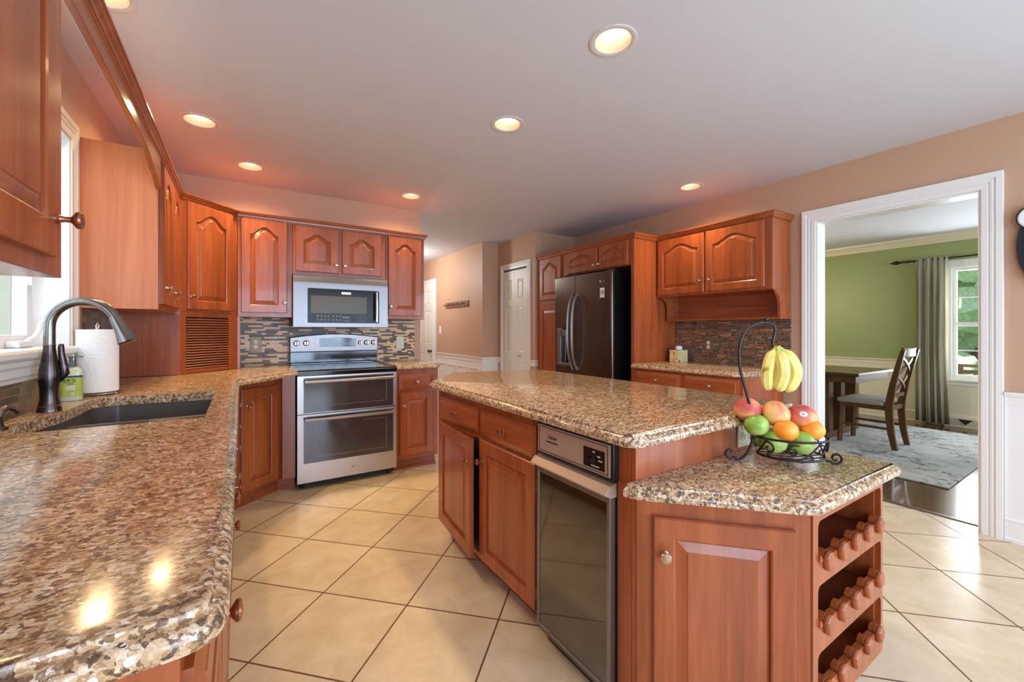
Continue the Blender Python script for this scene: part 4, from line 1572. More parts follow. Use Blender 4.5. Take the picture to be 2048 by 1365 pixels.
# ------------------------------------------------------------------ microwave
mw = thing('microwave', 'stainless over-the-range microwave with black glass door', 'microwave', (0.343, 3.75, 1.239))
MB().box(0.003, 0.02, 0.006, 0.751, 0.386, 0.420).obj('body', 'black', mw)
MB().prism_ax([(0.0, 0.357), (0.0, 0.364), (0.012, 0.423), (0.02, 0.423), (0.02, 0.357)], 0.0, 0.754, 'x').obj('vent_strip', 'steel', mw)
ft = MB()
outer = [(0, 0), (0.754, 0), (0.754, 0.3555), (0, 0.3555)]
hl = rounded([(0.104, 0.033), (0.678, 0.033), (0.678, 0.318), (0.104, 0.318)], 0.012, 4)
for yy in (0.0, 0.02):
    Ls = [[Vector((x, z, 0)) for x, z in P_] for P_ in (outer, hl)]
    n = len(ft.v)
    for P_ in Ls:
        ft.v += [(p.x, yy, p.y) for p in P_]
    ft.f += [tuple(n + i for i in t_) for t_ in tessellate_polygon(Ls)]
for P_ in (outer, hl):
    ft.loops([[(x, yy, z) for x, z in P_] for yy in (0.0, 0.02)], False, False)
ft.obj('front_frame', 'steel', mw)
MB().loops([[(x, y, z) for x, z in hl] for y in (0.019, 0.004)]).obj('door_glass', 'mwglass', mw)
MB().box(0.130, 0.0025, 0.113, 0.572, 0.004, 0.258).obj('window', 'mwwin', mw)
box('badge', (0.365, 0.001, 0.277), (0.440, 0.004, 0.295), 'nickel', mw)
text('badge_word', 'KitchenAid', 'ink', mw, 0.0105, (0.4025, 0.0005, 0.286))
for cols in ((0, 1, 2, 3), (4, 5, 6)):
    kk = MB()
    for r_ in range(2):
        for c_ in cols:
            x = 0.172 + c_ * 0.028 + (0.008 if c_ > 3 else 0)
            kk.box(x, 0.003, 0.058 + r_ * 0.032, x + 0.015, 0.004, 0.064 + r_ * 0.032)
            kk.box(x, 0.003, 0.050 + r_ * 0.032, x + 0.015, 0.004, 0.052 + r_ * 0.032)
    kk.obj('cooking_key_pattern', 'greyink', mw)
kk = MB()
for r_ in range(3):
    for c_ in range(4):
        x = 0.495 + c_ * 0.020
        kk.box(x, 0.003, 0.048 + r_ * 0.020, x + 0.005, 0.004, 0.054 + r_ * 0.020)
kk.obj('number_key_pattern', 'greyink', mw)
kk = MB()
for c_ in range(3):
    kk.box(0.378 + c_ * 0.020, 0.003, 0.048, 0.390 + c_ * 0.020, 0.004, 0.056)
kk.obj('timer_key_pattern', 'greyink', mw)
box('display', (0.372, 0.003, 0.072), (0.430, 0.0042, 0.090), 'grey', mw)
hd = MB()
hd.tube([(0.648, -0.040, 0.045), (0.648, -0.044, 0.18), (0.648, -0.040, 0.305)], 0.011, 10)
hd.box(0.638, -0.036, 0.045, 0.656, 0.003, 0.062).box(0.638, -0.036, 0.288, 0.656, 0.003, 0.305)
hd.obj('handle', 'chrome', mw, smooth=True)
box('door_seam', (0.6545, -0.0004, 0.0), (0.6560, 0.0, 0.033), 'slot', mw)

# ------------------------------------------------------------------ refrigerator
rf = thing('refrigerator', 'black stainless french-door refrigerator with water dispenser', 'refrigerator', (2.93, 3.682, 0), RZ)
FW = 0.88
MB().box(0.008, 0.075, 0.03, FW - 0.008, 0.72, 1.765).obj('body', 'blackgloss', rf)
MB().box(0.02, 0.09, 0, FW - 0.02, 0.66, 0.03).obj('base', 'black', rf)


def curved_front(x0, x1, z0, z1, name, hole=None):
    """door with a gently bowed front, rounded towards its outer edge"""
    def yf(x):
        u_ = x / FW
        return 0.012 * (2 * u_ - 1) ** 2 + 0.028 * (max(0, abs(2 * u_ - 1) - 0.95) / 0.05) ** 2
    xs = [x0 + (x1 - x0) * k / 48 for k in range(49)]
    mb = MB()
    if hole is None:
        mb.loops([[(x, yf(x), z) for x in xs] + [(x1, 0.07, z), (x0, 0.07, z)] for z in (z0, z1)])
    else:
        hx0, hx1, hz0, hz1 = hole
        xs = sorted(set(xs + [hx0, hx1]))
        for za, zb in ((z0, hz0), (hz0, hz1), (hz1, z1)):
            for a, b in zip(xs, xs[1:]):
                if za == hz0 and a >= hx0 - 1e-6 and b <= hx1 + 1e-6:
                    continue
                mb.add([(a, yf(a), za), (b, yf(b), za), (b, yf(b), zb), (a, yf(a), zb)], [(0, 1, 2, 3)])
        mb.add([(x0, yf(x0), z0), (x0, 0.07, z0), (x0, 0.07, z1), (x0, yf(x0), z1), (x1, yf(x1), z0), (x1, 0.07, z0), (x1, 0.07, z1), (x1, yf(x1), z1)], [(0, 1, 2, 3), (4, 5, 6, 7)])
        for z in (z0, z1):
            n_ = len(mb.v)
            mb.v += [(x, yf(x), z) for x in xs] + [(x1, 0.07, z), (x0, 0.07, z)]
            mb.f.append(tuple(range(n_, len(mb.v))))
        ya = yf(hx0)
        yb = yf(hx1)
        mb.add([(hx0, ya, hz0), (hx1, yb, hz0), (hx1, 0.065, hz0), (hx0, 0.065, hz0), (hx0, ya, hz1), (hx1, yb, hz1), (hx1, 0.065, hz1), (hx0, 0.065, hz1)], [(0, 1, 2, 3), (4, 5, 6, 7), (0, 3, 7, 4), (1, 2, 6, 5)])
    return mb.obj(name, 'blacksteel', rf, smooth=True)


dl = curved_front(0.002, 0.362, 0.70, 1.785, 'door', (0.055, 0.265, 0.83, 1.24))
curved_front(0.368, FW - 0.002, 0.70, 1.785, 'door')
curved_front(0.002, FW - 0.002, 0.08, 0.69, 'freezer_drawer')
MB().box(0.121, 0.0, 0.86, 0.263, 0.066, 1.235).obj('dispenser_niche', 'blackgloss', rf).location.y = 0.03
MB().box(0.057, 0.004, 0.832, 0.12, 0.064, 1.238).obj('dispenser_panel', 'steelv', rf, bevel=0.003)
MB().box(0.121, 0.000, 0.832, 0.264, 0.05, 0.862).obj('drip_tray', 'steelv', rf, bevel=0.003)
dn_ = MB().box(0.145, -0.004, 1.15, 0.215, 0.04, 1.215).box(0.185, 0.012, 0.862, 0.198, 0.024, 1.15)
dn_.obj('dispenser_paddle', 'steelv', rf, bevel=0.002)
MB().box(FW - 0.0018, 0.022, 0.701, FW - 0.0004, 0.071, 1.784).obj('door_edge', 'blackgloss', rf)
for x, b in ((0.332, -1), (0.400, 1)):
    hp = [(x + b * 0.0, -0.058 + 0.05 * (2 * k / 14 - 1) ** 4 - 0.022 * (1 - (2 * k / 14 - 1) ** 2), 0.80 + 0.80 * k / 14) for k in range(15)]
    hm = MB()
    hm.loops([[(px - 0.012, py, pz), (px, py - 0.012, pz), (px + 0.012, py, pz), (px + 0.010, py + 0.01, pz), (px - 0.010, py + 0.01, pz)] for px, py, pz in hp])
    hm.box(x - 0.009, -0.01, 0.815, x + 0.009, 0.012, 0.835).box(x - 0.009, -0.01, 1.565, x + 0.009, 0.012, 1.585)
    hm.obj('handle', 'steelv', rf, smooth=True)
lg = MB().lathe([(0.014, 0), (0.014, 0.0015), (0.001, 0.0016)], 20, (0.725, 0.006, 1.69), '-y').obj('emblem', 'chrome', rf)
text('brand_letters', 'LG', 'chrome', rf, 0.030, (0.768, 0.0055, 1.69))
box('sticker', (0.722, 0.0025, 1.53), (0.777, 0.008, 1.625), 'amber', rf)
text('sticker_number', '10', 'ink', rf, 0.05, (0.7495, 0.0012, 1.578))
MB().box(0.80, 0.015, 1.765, 0.87, 0.07, 1.80).obj('hinge_cover', 'black', rf)
MB().box(0.03, 0.015, 1.765, 0.10, 0.07, 1.80).obj('hinge_cover', 'black', rf)

# ------------------------------------------------------------------ backsplashes
o = MB().box(-0.012, 4.138, 0.9165, 1.483, 4.149, 1.3145).box(0.346, 4.138, 1.3145, 1.098, 4.149, 1.66).obj('tile_backsplash', 'mos_back')
tag(o, 'dark and beige strip mosaic backsplash behind the range', 'backsplash')
o = MB().box(3.689, 1.60, 0.9045, 3.699, 2.655, 1.299).obj('tile_backsplash', 'mos_right')
tag(o, 'brown glass strip mosaic backsplash above the desk counter', 'backsplash')
mb = MB().box(-0.649, 2.83, 0.9165, -0.640, 3.499, 1.314)
mb.box(-0.649, 0.53, 0.9165, -0.640, 2.83, 1.029)
o = mb.obj('tile_backsplash', 'mos_left')
tag(o, 'brown brick mosaic backsplash running under the sink window', 'backsplash')

# ------------------------------------------------------------------ outlets


def plate(label, loc, rz, w_=0.072, h=0.117, m='outlet_ivory', n=1, kind='outlet', sockm=None):
    t = thing('wall_outlet' if kind == 'outlet' else 'light_switch', label, 'outlet' if kind == 'outlet' else 'light switch', loc, rz)
    MB().box(-w_ / 2, -0.006, -h / 2, w_ / 2, 0, h / 2).obj('cover_plate', m, t, bevel=0.002)
    for i in range(n):
        xc = (i - (n - 1) / 2) * 0.046
        if kind == 'outlet':
            for zc in (0.020, -0.020):
                s_ = MB().lathe([(0.0165, 0), (0.0165, 0.002), (0.001, 0.002)], 18, (0, 0, 0), '-y').obj('socket', sockm or m, t)
                s_.location = (xc, -0.006, zc)
                MB().box(-0.007, -0.0025, -0.002, -0.0045, -0.002, 0.007).box(0.0045, -0.0025, -0.002, 0.007, -0.002, 0.007).box(-0.002, -0.0025, -0.010, 0.002, -0.002, -0.006).obj('slot', 'slot', s_)
        else:
            MB().box(xc - 0.016, -0.010, -0.033, xc + 0.016, -0.006, 0.033).obj('rocker', m, t, bevel=0.001)
    return t


plate('bronze-plated outlet on the mosaic, corner cabinet side of the range', (0.098, 4.1375, 1.093), 0, 0.084, 0.128, 'bronzeplate', sockm='outlet_ivory')
plate('ivory outlet on the mosaic, hall side of the range', (1.332, 4.1375, 1.087), 0, 0.077, 0.12)
plate('dark bronze outlet on the brown mosaic over the desk counter', (3.6885, 2.30, 1.075), R(-90), 0.084, 0.125, 'bronzeplate', sockm='outlet_ivory')
plate('wide ivory double outlet on the island end panel behind the fruit stand', (1.575, 0.8355, 0.838), 0, 0.118, 0.116, n=2)
plate('white rocker switch on the hall wall by the six-panel door', (2.7995, 6.55, 1.226), R(-90), 0.075, 0.12, 'outlet_white', kind='switch')

# ------------------------------------------------------------------ hall hook board
hk = thing('coat_hook_rack', 'small brown coat hook board on the tan hall wall', 'coat rack', (2.7995, 5.90, 1.615), R(-90))
MB().box(-0.40, -0.018, -0.042, 0.40, 0, 0.042).obj('board', 'hookwood', hk, bevel=0.002)
for x in (-0.32, -0.16, 0.0, 0.16, 0.32):
    MB().tube([(x, -0.018, -0.005), (x, -0.06, -0.006), (x - 0.002, -0.085, 0.004)], [0.005, 0.005, 0.008], 8).obj('hook', 'iron', hk, smooth=True)

# ------------------------------------------------------------------ faucet and sink side things
fc = thing('kitchen_faucet', 'tall oil-rubbed bronze gooseneck faucet behind the sink', 'faucet', (-0.583, 2.17, 0.916), R(-8))
MB().lathe([(0.033, 0), (0.0325, 0.006), (0.029, 0.02), (0.0245, 0.045), (0.0255, 0.085), (0.0285, 0.115), (0.0275, 0.145), (0.021, 0.185), (0.0165, 0.22), (0.016, 0.238)], 28).obj('body', 'bronze', fc, smooth=True)
MB().lathe([(0.0315, 0.0185), (0.0315, 0.0205), (0.029, 0.0215)], 28, cap=False).obj('base_ring', 'copper', fc, smooth=True)
MB().lathe([(0.0168, 0.238), (0.0172, 0.2395), (0.0168, 0.241)], 24, cap=False).obj('neck_ring', 'copper', fc, smooth=True)
ra = 0.094
pts = [(0, 0, 0.2385), (0, 0, 0.27), (0, 0, 0.30)]
for k in range(1, 16):
    a = R(180 - k * 10.4)
    pts.append((ra + ra * math.cos(a), 0, 0.305 + ra * 1.0 * math.sin(a)))
MB().tube(pts, 0.0158, 16).obj('gooseneck', 'bronzelight', fc, smooth=True)
e = Vector(pts[-1])
dr_ = (e - Vector(pts[-2])).normalized()
hp = [e + dr_ * t for t in (0.0, 0.014, 0.05, 0.082, 0.106, 0.111)]
hp = [Vector((e.x + (p.x - e.x) * 0.8, 0, p.z)) for p in hp]
MB().tube(hp, [0.0170, 0.0188, 0.0225, 0.0285, 0.0350, 0.030], 20).obj('spray_head', 'bronzelight', fc, smooth=True)
hn = MB()
hn.tube([(0.022, 0.012, 0.105), (0.036, 0.014, 0.135), (0.031, 0.014, 0.17), (0.027, 0.013, 0.205), (0.026, 0.012, 0.232), (0.027, 0.012, 0.242)], [0.006, 0.013, 0.012, 0.009, 0.0085, 0.006], 12)
hn.obj('lever_handle', 'bronze', fc, smooth=True)
sd = thing('side_dispenser', 'small bronze curved dispenser spout beside the faucet', 'soap dispenser', (-0.600, 1.84, 0.916))
sd['label'] = 'small dark curved spout low on the counter beside the tall faucet'
MB().lathe([(0.022, 0), (0.022, 0.004), (0.014, 0.008), (0.011, 0.03), (0.009, 0.034)], 20).obj('base', 'bronze', sd, smooth=True)
MB().tube([(0, 0, 0.034), (0.0, 0.012, 0.052), (0.002, 0.035, 0.058), (0.006, 0.065, 0.050), (0.01, 0.085, 0.035)], [0.010, 0.011, 0.011, 0.010, 0.009], 12).obj('spout', 'bronzelight', sd, smooth=True)

sb = thing('soap_bottle', 'clear pump soap bottle with lime green label between faucet and paper towels', 'soap bottle', (-0.598, 2.46, 0.916), R(10))
MB().loops([[(x * s_, y * s_, z) for x, y in rounded([(-0.034, -0.022), (0.034, -0.022), (0.034, 0.022), (-0.034, 0.022)], 0.018, 5)] for z, s_ in ((0.0, 0.93), (0.004, 1.0), (0.112, 1.0), (0.126, 0.92), (0.136, 0.66), (0.140, 0.5))]).obj('bottle', 'soapbody', sb, smooth=True)
MB().loops([[(x * 1.012, y * 1.015, z) for x, y in rounded([(-0.034, -0.022), (0.034, -0.022), (0.034, 0.022), (-0.034, 0.022)], 0.018, 5)] for z in (0.018, 0.098)], False, False).obj('label_wrap', 'soaplabel', sb, smooth=True)
MB().loops([[(x * 1.016, y * 1.02, z) for x, y in rounded([(-0.034, -0.022), (0.034, -0.022), (0.034, 0.022), (-0.034, 0.022)], 0.018, 5)] for z in (0.096, 0.104)], False, False).obj('label_band', 'navy', sb, smooth=True)
text('label_word', "ER'S", 'ink', sb, 0.020, (-0.004, -0.0228, 0.083))
text('label_word', 'DAY', 'ink', sb, 0.009, (0.0, -0.0228, 0.070))
box('label_patch', (-0.014, -0.0232, 0.045), (0.014, -0.0224, 0.063), 'pinklabel', sb)
box('recycle_mark', (0.0, -0.0232, 0.022), (0.012, -0.0224, 0.033), 'pinklabel', sb)
MB().lathe([(0.018, 0.140), (0.018, 0.153), (0.008, 0.155), (0.006, 0.158), (0.006, 0.176), (0.010, 0.178), (0.010, 0.184), (0.001, 0.185)], 18).box(0.0, -0.005, 0.178, 0.036, 0.005, 0.184).obj('pump', 'grey', sb, smooth=False)

pt = thing('paper_towel_roll', 'white paper towel roll on an upright wire holder beside the window casing', 'paper towels', (-0.555, 2.64, 0.916), R(-48))
ptx = [(0.068, 0.012), (0.0715, 0.014), (0.0715, 0.294), (0.068, 0.296), (0.02, 0.296), (0.02, 0.29), (0.001, 0.29)]
rl = MB().lathe(ptx, 40).obj('roll', 'paper', pt, smooth=True)
MB().tube([(0.075 * math.cos(a), 0.075 * math.sin(a), 0.006) for a in [2 * PI * k / 24 for k in range(24)]], 0.003, 8, closed=True).obj('base_ring', 'chrome', pt, smooth=True)
MB().tube([(0.075, 0, 0.006), (0, 0, 0.006), (0, 0, 0.30), (0.006, 0, 0.316), (0.0, 0, 0.328), (-0.010, 0, 0.316), (-0.008, 0, 0.292)], 0.003, 8).obj('centre_rod', 'chrome', pt, smooth=True)
MB().tube([(-0.03, -0.068, 0.006), (-0.03, -0.078, 0.05), (-0.03, -0.078, 0.185), (-0.025, -0.080, 0.20), (-0.015, -0.080, 0.185), (-0.015, -0.078, 0.10)], 0.003, 8).obj('tension_arm', 'chrome', pt, smooth=True)
for a in (0.4, 2.5, 4.6):
    MB().ball((0.075 * math.cos(a), 0.075 * math.sin(a), 0.0035), 0.0045, 10, 6).obj('foot', 'chrome', pt, smooth=True)


def towel_mat():
    t = NT('embossed_paper', 0.9)
    n = t.n('TexWave', wave_type='RINGS', rings_direction='SPHERICAL')
    n.inputs['Scale'].default_value = 22
    n.inputs['Distortion'].default_value = 9
    n.inputs['Detail Scale'].default_value = 1.4
    t.l(t.mp((1, 1, 1), (0, 0, 0), (0.03, 0.05, -0.1)), n.inputs['Vector'])
    t.b.inputs['Base Color'].default_value = lin(238, 236, 234)
    t.bump(n.outputs['Fac'], 0.28, 0.002)
    return t.m


rl.data.materials[0] = towel_mat()

# ------------------------------------------------------------------ tissue box
tb = thing('tissue_box', 'yellow patterned cube tissue box on the desk counter', 'tissue box', (3.56, 2.53, 0.904), 0)
MB().box(-0.058, -0.058, 0, 0.058, 0.058, 0.118).obj('box_plain', 'tissueplain', tb, bevel=0.001)
MB().box(-0.0592, -0.0575, 0.001, -0.0582, 0.0575, 0.117).obj('printed_side', 'tissuebox', tb)
ts = MB()
ts.lathe([(0.026, 0.1185), (0.032, 0.135), (0.028, 0.150), (0.016, 0.157), (0.001, 0.152)], 14)
random.seed(3)
ts.v = [(x + random.uniform(-0.004, 0.004), y + random.uniform(-0.004, 0.004), z + random.uniform(0, 0.004)) for x, y, z in ts.v]
ts.obj('tissue', 'paper', tb, smooth=True)

# ------------------------------------------------------------------ wall clock
wc = thing('wall_clock', 'black oval wall clock with a white dial beside the dining opening', 'clock', (EX - 0.001, 0.315, 1.68), R(-90))
MB().loops([[(0.125 * k * math.cos(a), y, 0.235 * k * math.sin(a)) for a in [2 * PI * i / 40 for i in range(40)]] for y, k in ((0, 0.96), (-0.02, 1.0), (-0.035, 0.96))]).obj('body', 'clockblack', wc, smooth=True)
MB().lathe([(0.062, 0), (0.062, 0.006), (0.056, 0.008), (0.001, 0.008)], 30, (-0.055, -0.035, 0.155), '-y').obj('dial', 'clockface', wc)
MB().lathe([(0.069, 0), (0.069, 0.010), (0.062, 0.010), (0.062, 0)], 30, (-0.055, -0.035, 0.155), '-y', cap=False).obj('rim', 'clockblack', wc)
MB().box(-0.057, -0.046, 0.155, -0.053, -0.044, 0.195).box(-0.085, -0.046, 0.153, -0.055, -0.044, 0.157).obj('hands', 'ink', wc)
wc.children

# ------------------------------------------------------------------ fruit stand
AN = R(-36)
FC = Vector((1.545, 0.672, 0.7652))


def fs(px, py):
    """side-view coordinates of the stand, along its own plane"""
    return ((px - 1580) / 597, 0.0, (926 - py) / 597)


st_ = thing('fruit_stand', 'black wrought iron fruit basket stand with banana hook on the low granite ledge', 'fruit basket', FC, AN)
ax, by = 0.113, 0.092


def ell(a, b, z, n=48, x0=0.0):
    return [(x0 + a * math.cos(2 * PI * k / n), b * math.sin(2 * PI * k / n), z) for k in range(n)]


CXR = 0.0
rim = ell(ax, by, 0.088)
MB().tube(rim, 0.0038, 8, closed=True).obj('rim', 'iron', st_, smooth=True)
MB().tube(ell(ax - 0.012, by - 0.010, 0.026), 0.0035, 8, closed=True).obj('lower_ring', 'iron', st_, smooth=True)
MB().tube(ell(ax - 0.045, by - 0.038, 0.018), 0.003, 8, closed=True).obj('floor_ring', 'iron', st_, smooth=True)
cg = MB()
for k in (-2, -1, 0, 1, 2):
    yy = k * 0.032
    xx = (ax - 0.016) * math.sqrt(max(0, 1 - (yy / (by - 0.010)) ** 2))
    cg.tube([(-xx, yy, 0.026), (0, yy, 0.017), (xx, yy, 0.026)], 0.0022, 6)
cg.obj('wire_bottom', 'iron', st_, smooth=True)


def scroll_at(a, flip):
    """an S scroll lying on the basket wall round angle a"""
    P_ = []
    for k in range(26):
        t_ = k / 25
        r_ = 0.004 + 0.020 * t_
        th = flip * (t_ * 2.2 * PI) + PI / 2
        P_.append((r_ * math.cos(th), 0.058 + r_ * math.sin(th) * 0.9))
    out = []
    for s_, z in P_:
        z = max(0.030, min(0.084, z))
        f = (z - 0.026) / 0.062
        a2 = a + s_ / 0.11
        A_ = (ax - 0.012) + 0.012 * f
        B_ = (by - 0.010) + 0.010 * f
        out.append((A_ * math.cos(a2), B_ * math.sin(a2), z))
    return out


for i, a in enumerate((-110, -62, -20, 30, 75, 120, 165, 210)):
    m_ = MB().tube(scroll_at(R(a), 1 if i % 2 else -1), 0.0028, 8)
    if i % 2:
        m_.obj('scroll', 'iron', st_, smooth=True)
        continue
    sw = []
    for k in range(13):
        t_ = k / 12
        a2 = R(a + 4 + 40 * t_)
        z = 0.028 + 0.058 * t_ ** 1.6
        f = (z - 0.026) / 0.062
        sw.append((((ax - 0.012) + 0.012 * f) * math.cos(a2), ((by - 0.010) + 0.010 * f) * math.sin(a2), z))
    m_.tube(sw, 0.0028, 8)
    m_.obj('scroll', 'iron', st_, smooth=True)


def curl(cx_, cz, r0, r1, a0, turns, n=26):
    return [(cx_ + (r0 + (r1 - r0) * k / n) * math.cos(a0 + turns * 2 * PI * k / n), 0, cz + (r0 + (r1 - r0) * k / n) * math.sin(a0 + turns * 2 * PI * k / n)) for k in range(n + 1)]


# front foot: from the rim down and out into a curl resting on the stone
def leg(theta, name='leg'):
    base_ = [(ax - 0.002, 0, 0.088), (ax - 0.006, 0, 0.066), (ax - 0.016, 0, 0.044), (ax - 0.014, 0, 0.026), (ax - 0.004, 0, 0.012)]
    c_ = curl(ax + 0.019, 0.0245, 0.0205, 0.006, R(215), 1.25)
    P_ = [Vector(p) for p in base_ + c_]
    # the basket is an ellipse: place the leg foot at its own angle
    k_ = 1.0 / math.sqrt((math.cos(theta) / 1.0) ** 2 + (math.sin(theta) * ax / by) ** 2)
    out = []
    for p in P_:
        rr = p.x - ax + ax * k_
        out.append((rr * math.cos(theta), rr * math.sin(theta), p.z))
    MB().tube(out, 0.0042, 8).obj(name, 'iron', st_, smooth=True)


leg(R(-14))
leg(R(62))
# stem: curl foot, sweep under, up the back and over to the banana hook
stem = curl(*[(1463 - 1580) / 597, (926 - 909) / 597], 0.006, 0.0215, R(20), 0.86, 20)
stem = [(x, 0, z) for x, _, z in stem]
stem += [fs(*p) for p in ((1473, 926.0), (1482, 923), (1490, 918.5), (1498, 909), (1504, 896), (1508, 880), (1509.5, 862), (1508, 840), (1503, 815), (1497, 795), (1489, 768), (1483, 745), (1480, 722), (1480, 700), (1483, 682), (1489, 667), (1499, 654.5), (1512, 648), (1527, 645.5), (1540, 646.5), (1549, 650), (1552.5, 658), (1550, 670), (1546.5, 680), (1545, 688), (1547, 695), (1552, 700.5))]
sm = []
for i in range(len(stem)):
    a = stem[max(0, i - 1)]
    b = stem[i]
    c_ = stem[min(len(stem) - 1, i + 1)]
    sm.append(tuple((a[j] + 2 * b[j] + c_[j]) / 4 for j in range(3)))
yo = -0.0
MB().tube([(x, 0, max(z, 0.0045)) for x, y, z in sm], 0.0046, 10).obj('banana_stem', 'iron', st_, smooth=True)
bx_, _, bz_ = fs(1533, 640.5)
MB().ball((bx_, 0, bz_ + 0.001), 0.0068, 12, 8).obj('ball_tip', 'iron', st_, smooth=True)


def W(u_, v_, z_):
    """stand plane -> world"""
    ca_, sa_ = math.cos(AN), math.sin(AN)
    return Vector((FC.x + u_ * ca_ - v_ * sa_, FC.y + u_ * sa_ + v_ * ca_, FC.z + z_))


def fruit(name, label, cat, m, u_, v_, z_, r, group=None, sz=0.94, tilt=(0, 0), stem_m=None, cleft=0.0):
    t = thing(name, label, cat, W(u_, v_, z_), random.uniform(0, 3), group)
    t.rotation_euler = (tilt[0], tilt[1], t.rotation_euler.z)
    n, mm = 28, 18
    mb = MB()
    rings = []
    for j in range(mm + 1):
        th = PI * j / mm
        dip = 0.10 * math.exp(-((PI - th) / 0.28) ** 2) + 0.05 * math.exp(-((th) / 0.25) ** 2)
        ring = []
        for k in range(n):
            ph = 2 * PI * k / n
            rr = r * (1 - cleft * math.exp(-((min(ph, 2 * PI - ph)) / 0.28) ** 2) * math.sin(th))
            ring.append((max(rr * math.sin(th), 1e-4) * math.cos(ph), max(rr * math.sin(th), 1e-4) * math.sin(ph), -r * sz * math.cos(th) * (1 - dip)))
        rings.append(ring)
    mb.loops(rings)
    mb.obj('flesh', m, t, smooth=True)
    if stem_m:
        MB().tube([(0, 0, r * sz * 0.84), (0.001, 0, r * sz * 0.98)], 0.0016, 6).obj('stalk', stem_m, t)
    return t


random.seed(5)
ga, gp, go = 'green apples in the fruit stand', 'peaches on top of the fruit stand', 'oranges in the fruit stand'
fruit('green_apple', 'green apple highest in the basket, under the red and yellow peach by the stem', 'apple', 'apple', -0.112, -0.005, 0.124, 0.0385, ga, tilt=(0.4, 0.2), stem_m='bark')
fruit('green_apple', 'green apple low in the basket, behind the curled iron scroll nearest the stem', 'apple', 'apple', -0.064, -0.022, 0.074, 0.039, ga, tilt=(1.2, 0.0), stem_m='bark')
fruit('green_apple', 'green apple low in the basket, below the orange nearest the outer foot', 'apple', 'apple', 0.016, -0.034, 0.074, 0.039, ga, tilt=(1.0, 0.3), stem_m='bark')
fruit('green_apple', 'green apple at the back of the basket, mostly hidden by the others', 'apple', 'apple', -0.028, 0.040, 0.066, 0.038, ga, stem_m='bark')
fruit('green_apple', 'green apple wedged at the stem side under the higher apple', 'apple', 'apple', -0.080, 0.030, 0.070, 0.032, ga)
fruit('orange', 'bright orange resting in the middle of the basket front', 'orange', 'orange', -0.040, -0.045, 0.116, 0.0365, go, 0.95)
fruit('orange', 'bright orange at the outer end of the basket, in front of the paler one', 'orange', 'orange', 0.053, -0.030, 0.116, 0.0355, go, 0.93)
fruit('orange', 'pale orange behind the bright one at the outer end of the basket', 'orange', 'peachpale', 0.068, 0.028, 0.130, 0.040, go, 0.95)
fruit('orange', 'orange peeking between the two peaches nearest the stem', 'orange', 'orange', -0.062, 0.048, 0.145, 0.036, go, 0.95)
fruit('orange', 'pale orange hidden under the stickered peach', 'orange', 'peachpale', 0.030, 0.012, 0.124, 0.034, go, 0.95)
fruit('peach', 'red and yellow peach balanced against the iron stem', 'peach', 'peach', -0.124, 0.030, 0.170, 0.0425, gp, 0.93, (0.5, -0.5), cleft=0.05)
fruit('peach', 'pale yellow-orange peach in the middle of the top row', 'peach', 'peachpale', -0.046, 0.0, 0.162, 0.0435, gp, 0.95, (0.8, 0.3), cleft=0.05)
pk = fruit('peach', 'dark red peach with an oval white sticker', 'peach', 'peachred', 0.036, -0.004, 0.155, 0.0455, gp, 0.86, (0.2, 0.1), cleft=0.04)
pk.rotation_euler = (0, 0, AN)
sk_ = MB()
el = [(0.0115 * math.cos(2 * PI * k / 20), 0.0090 * math.sin(2 * PI * k / 20)) for k in range(20)]
tgt = Vector((-0.40, -0.85, 0.32)).normalized()
ux = tgt.cross(Vector((0, 0, 1))).normalized() * -1
uy = tgt.cross(ux) * -1
if uy.z < 0:
    uy = -uy


def onp(a, b, k=1.004):
    d = (tgt * 0.0445 + ux * a + uy * b).normalized()
    s_ = 0.0455 * k / math.sqrt(d.x ** 2 + d.y ** 2 + (d.z / 0.86) ** 2)
    return d * s_


sk_.v = [tuple(onp(0, 0, 1.012))] + [tuple(onp(a, b, 1.010)) for a, b in el]
sk_.f = [(0, i + 1, (i + 1) % 20 + 1) for i in range(20)]
sk_.obj('fruit_sticker', 'whiteink', pk)
s2 = MB()
for (a0_, b0_, a1_, b1_) in ((-0.004, -0.001, 0.004, 0.0005), (-0.003, 0.002, 0.003, 0.0035), (-0.003, -0.004, 0.001, -0.0025)):
    s2.add([onp(a0_, b0_, 1.015), onp(a1_, b0_, 1.015), onp(a1_, b1_, 1.015), onp(a0_, b1_, 1.015)], [(0, 1, 2, 3)])
s2.obj('sticker_print', 'ink', pk)

# bananas hanging from the hook
hook = Vector(fs(1552, 700.5))


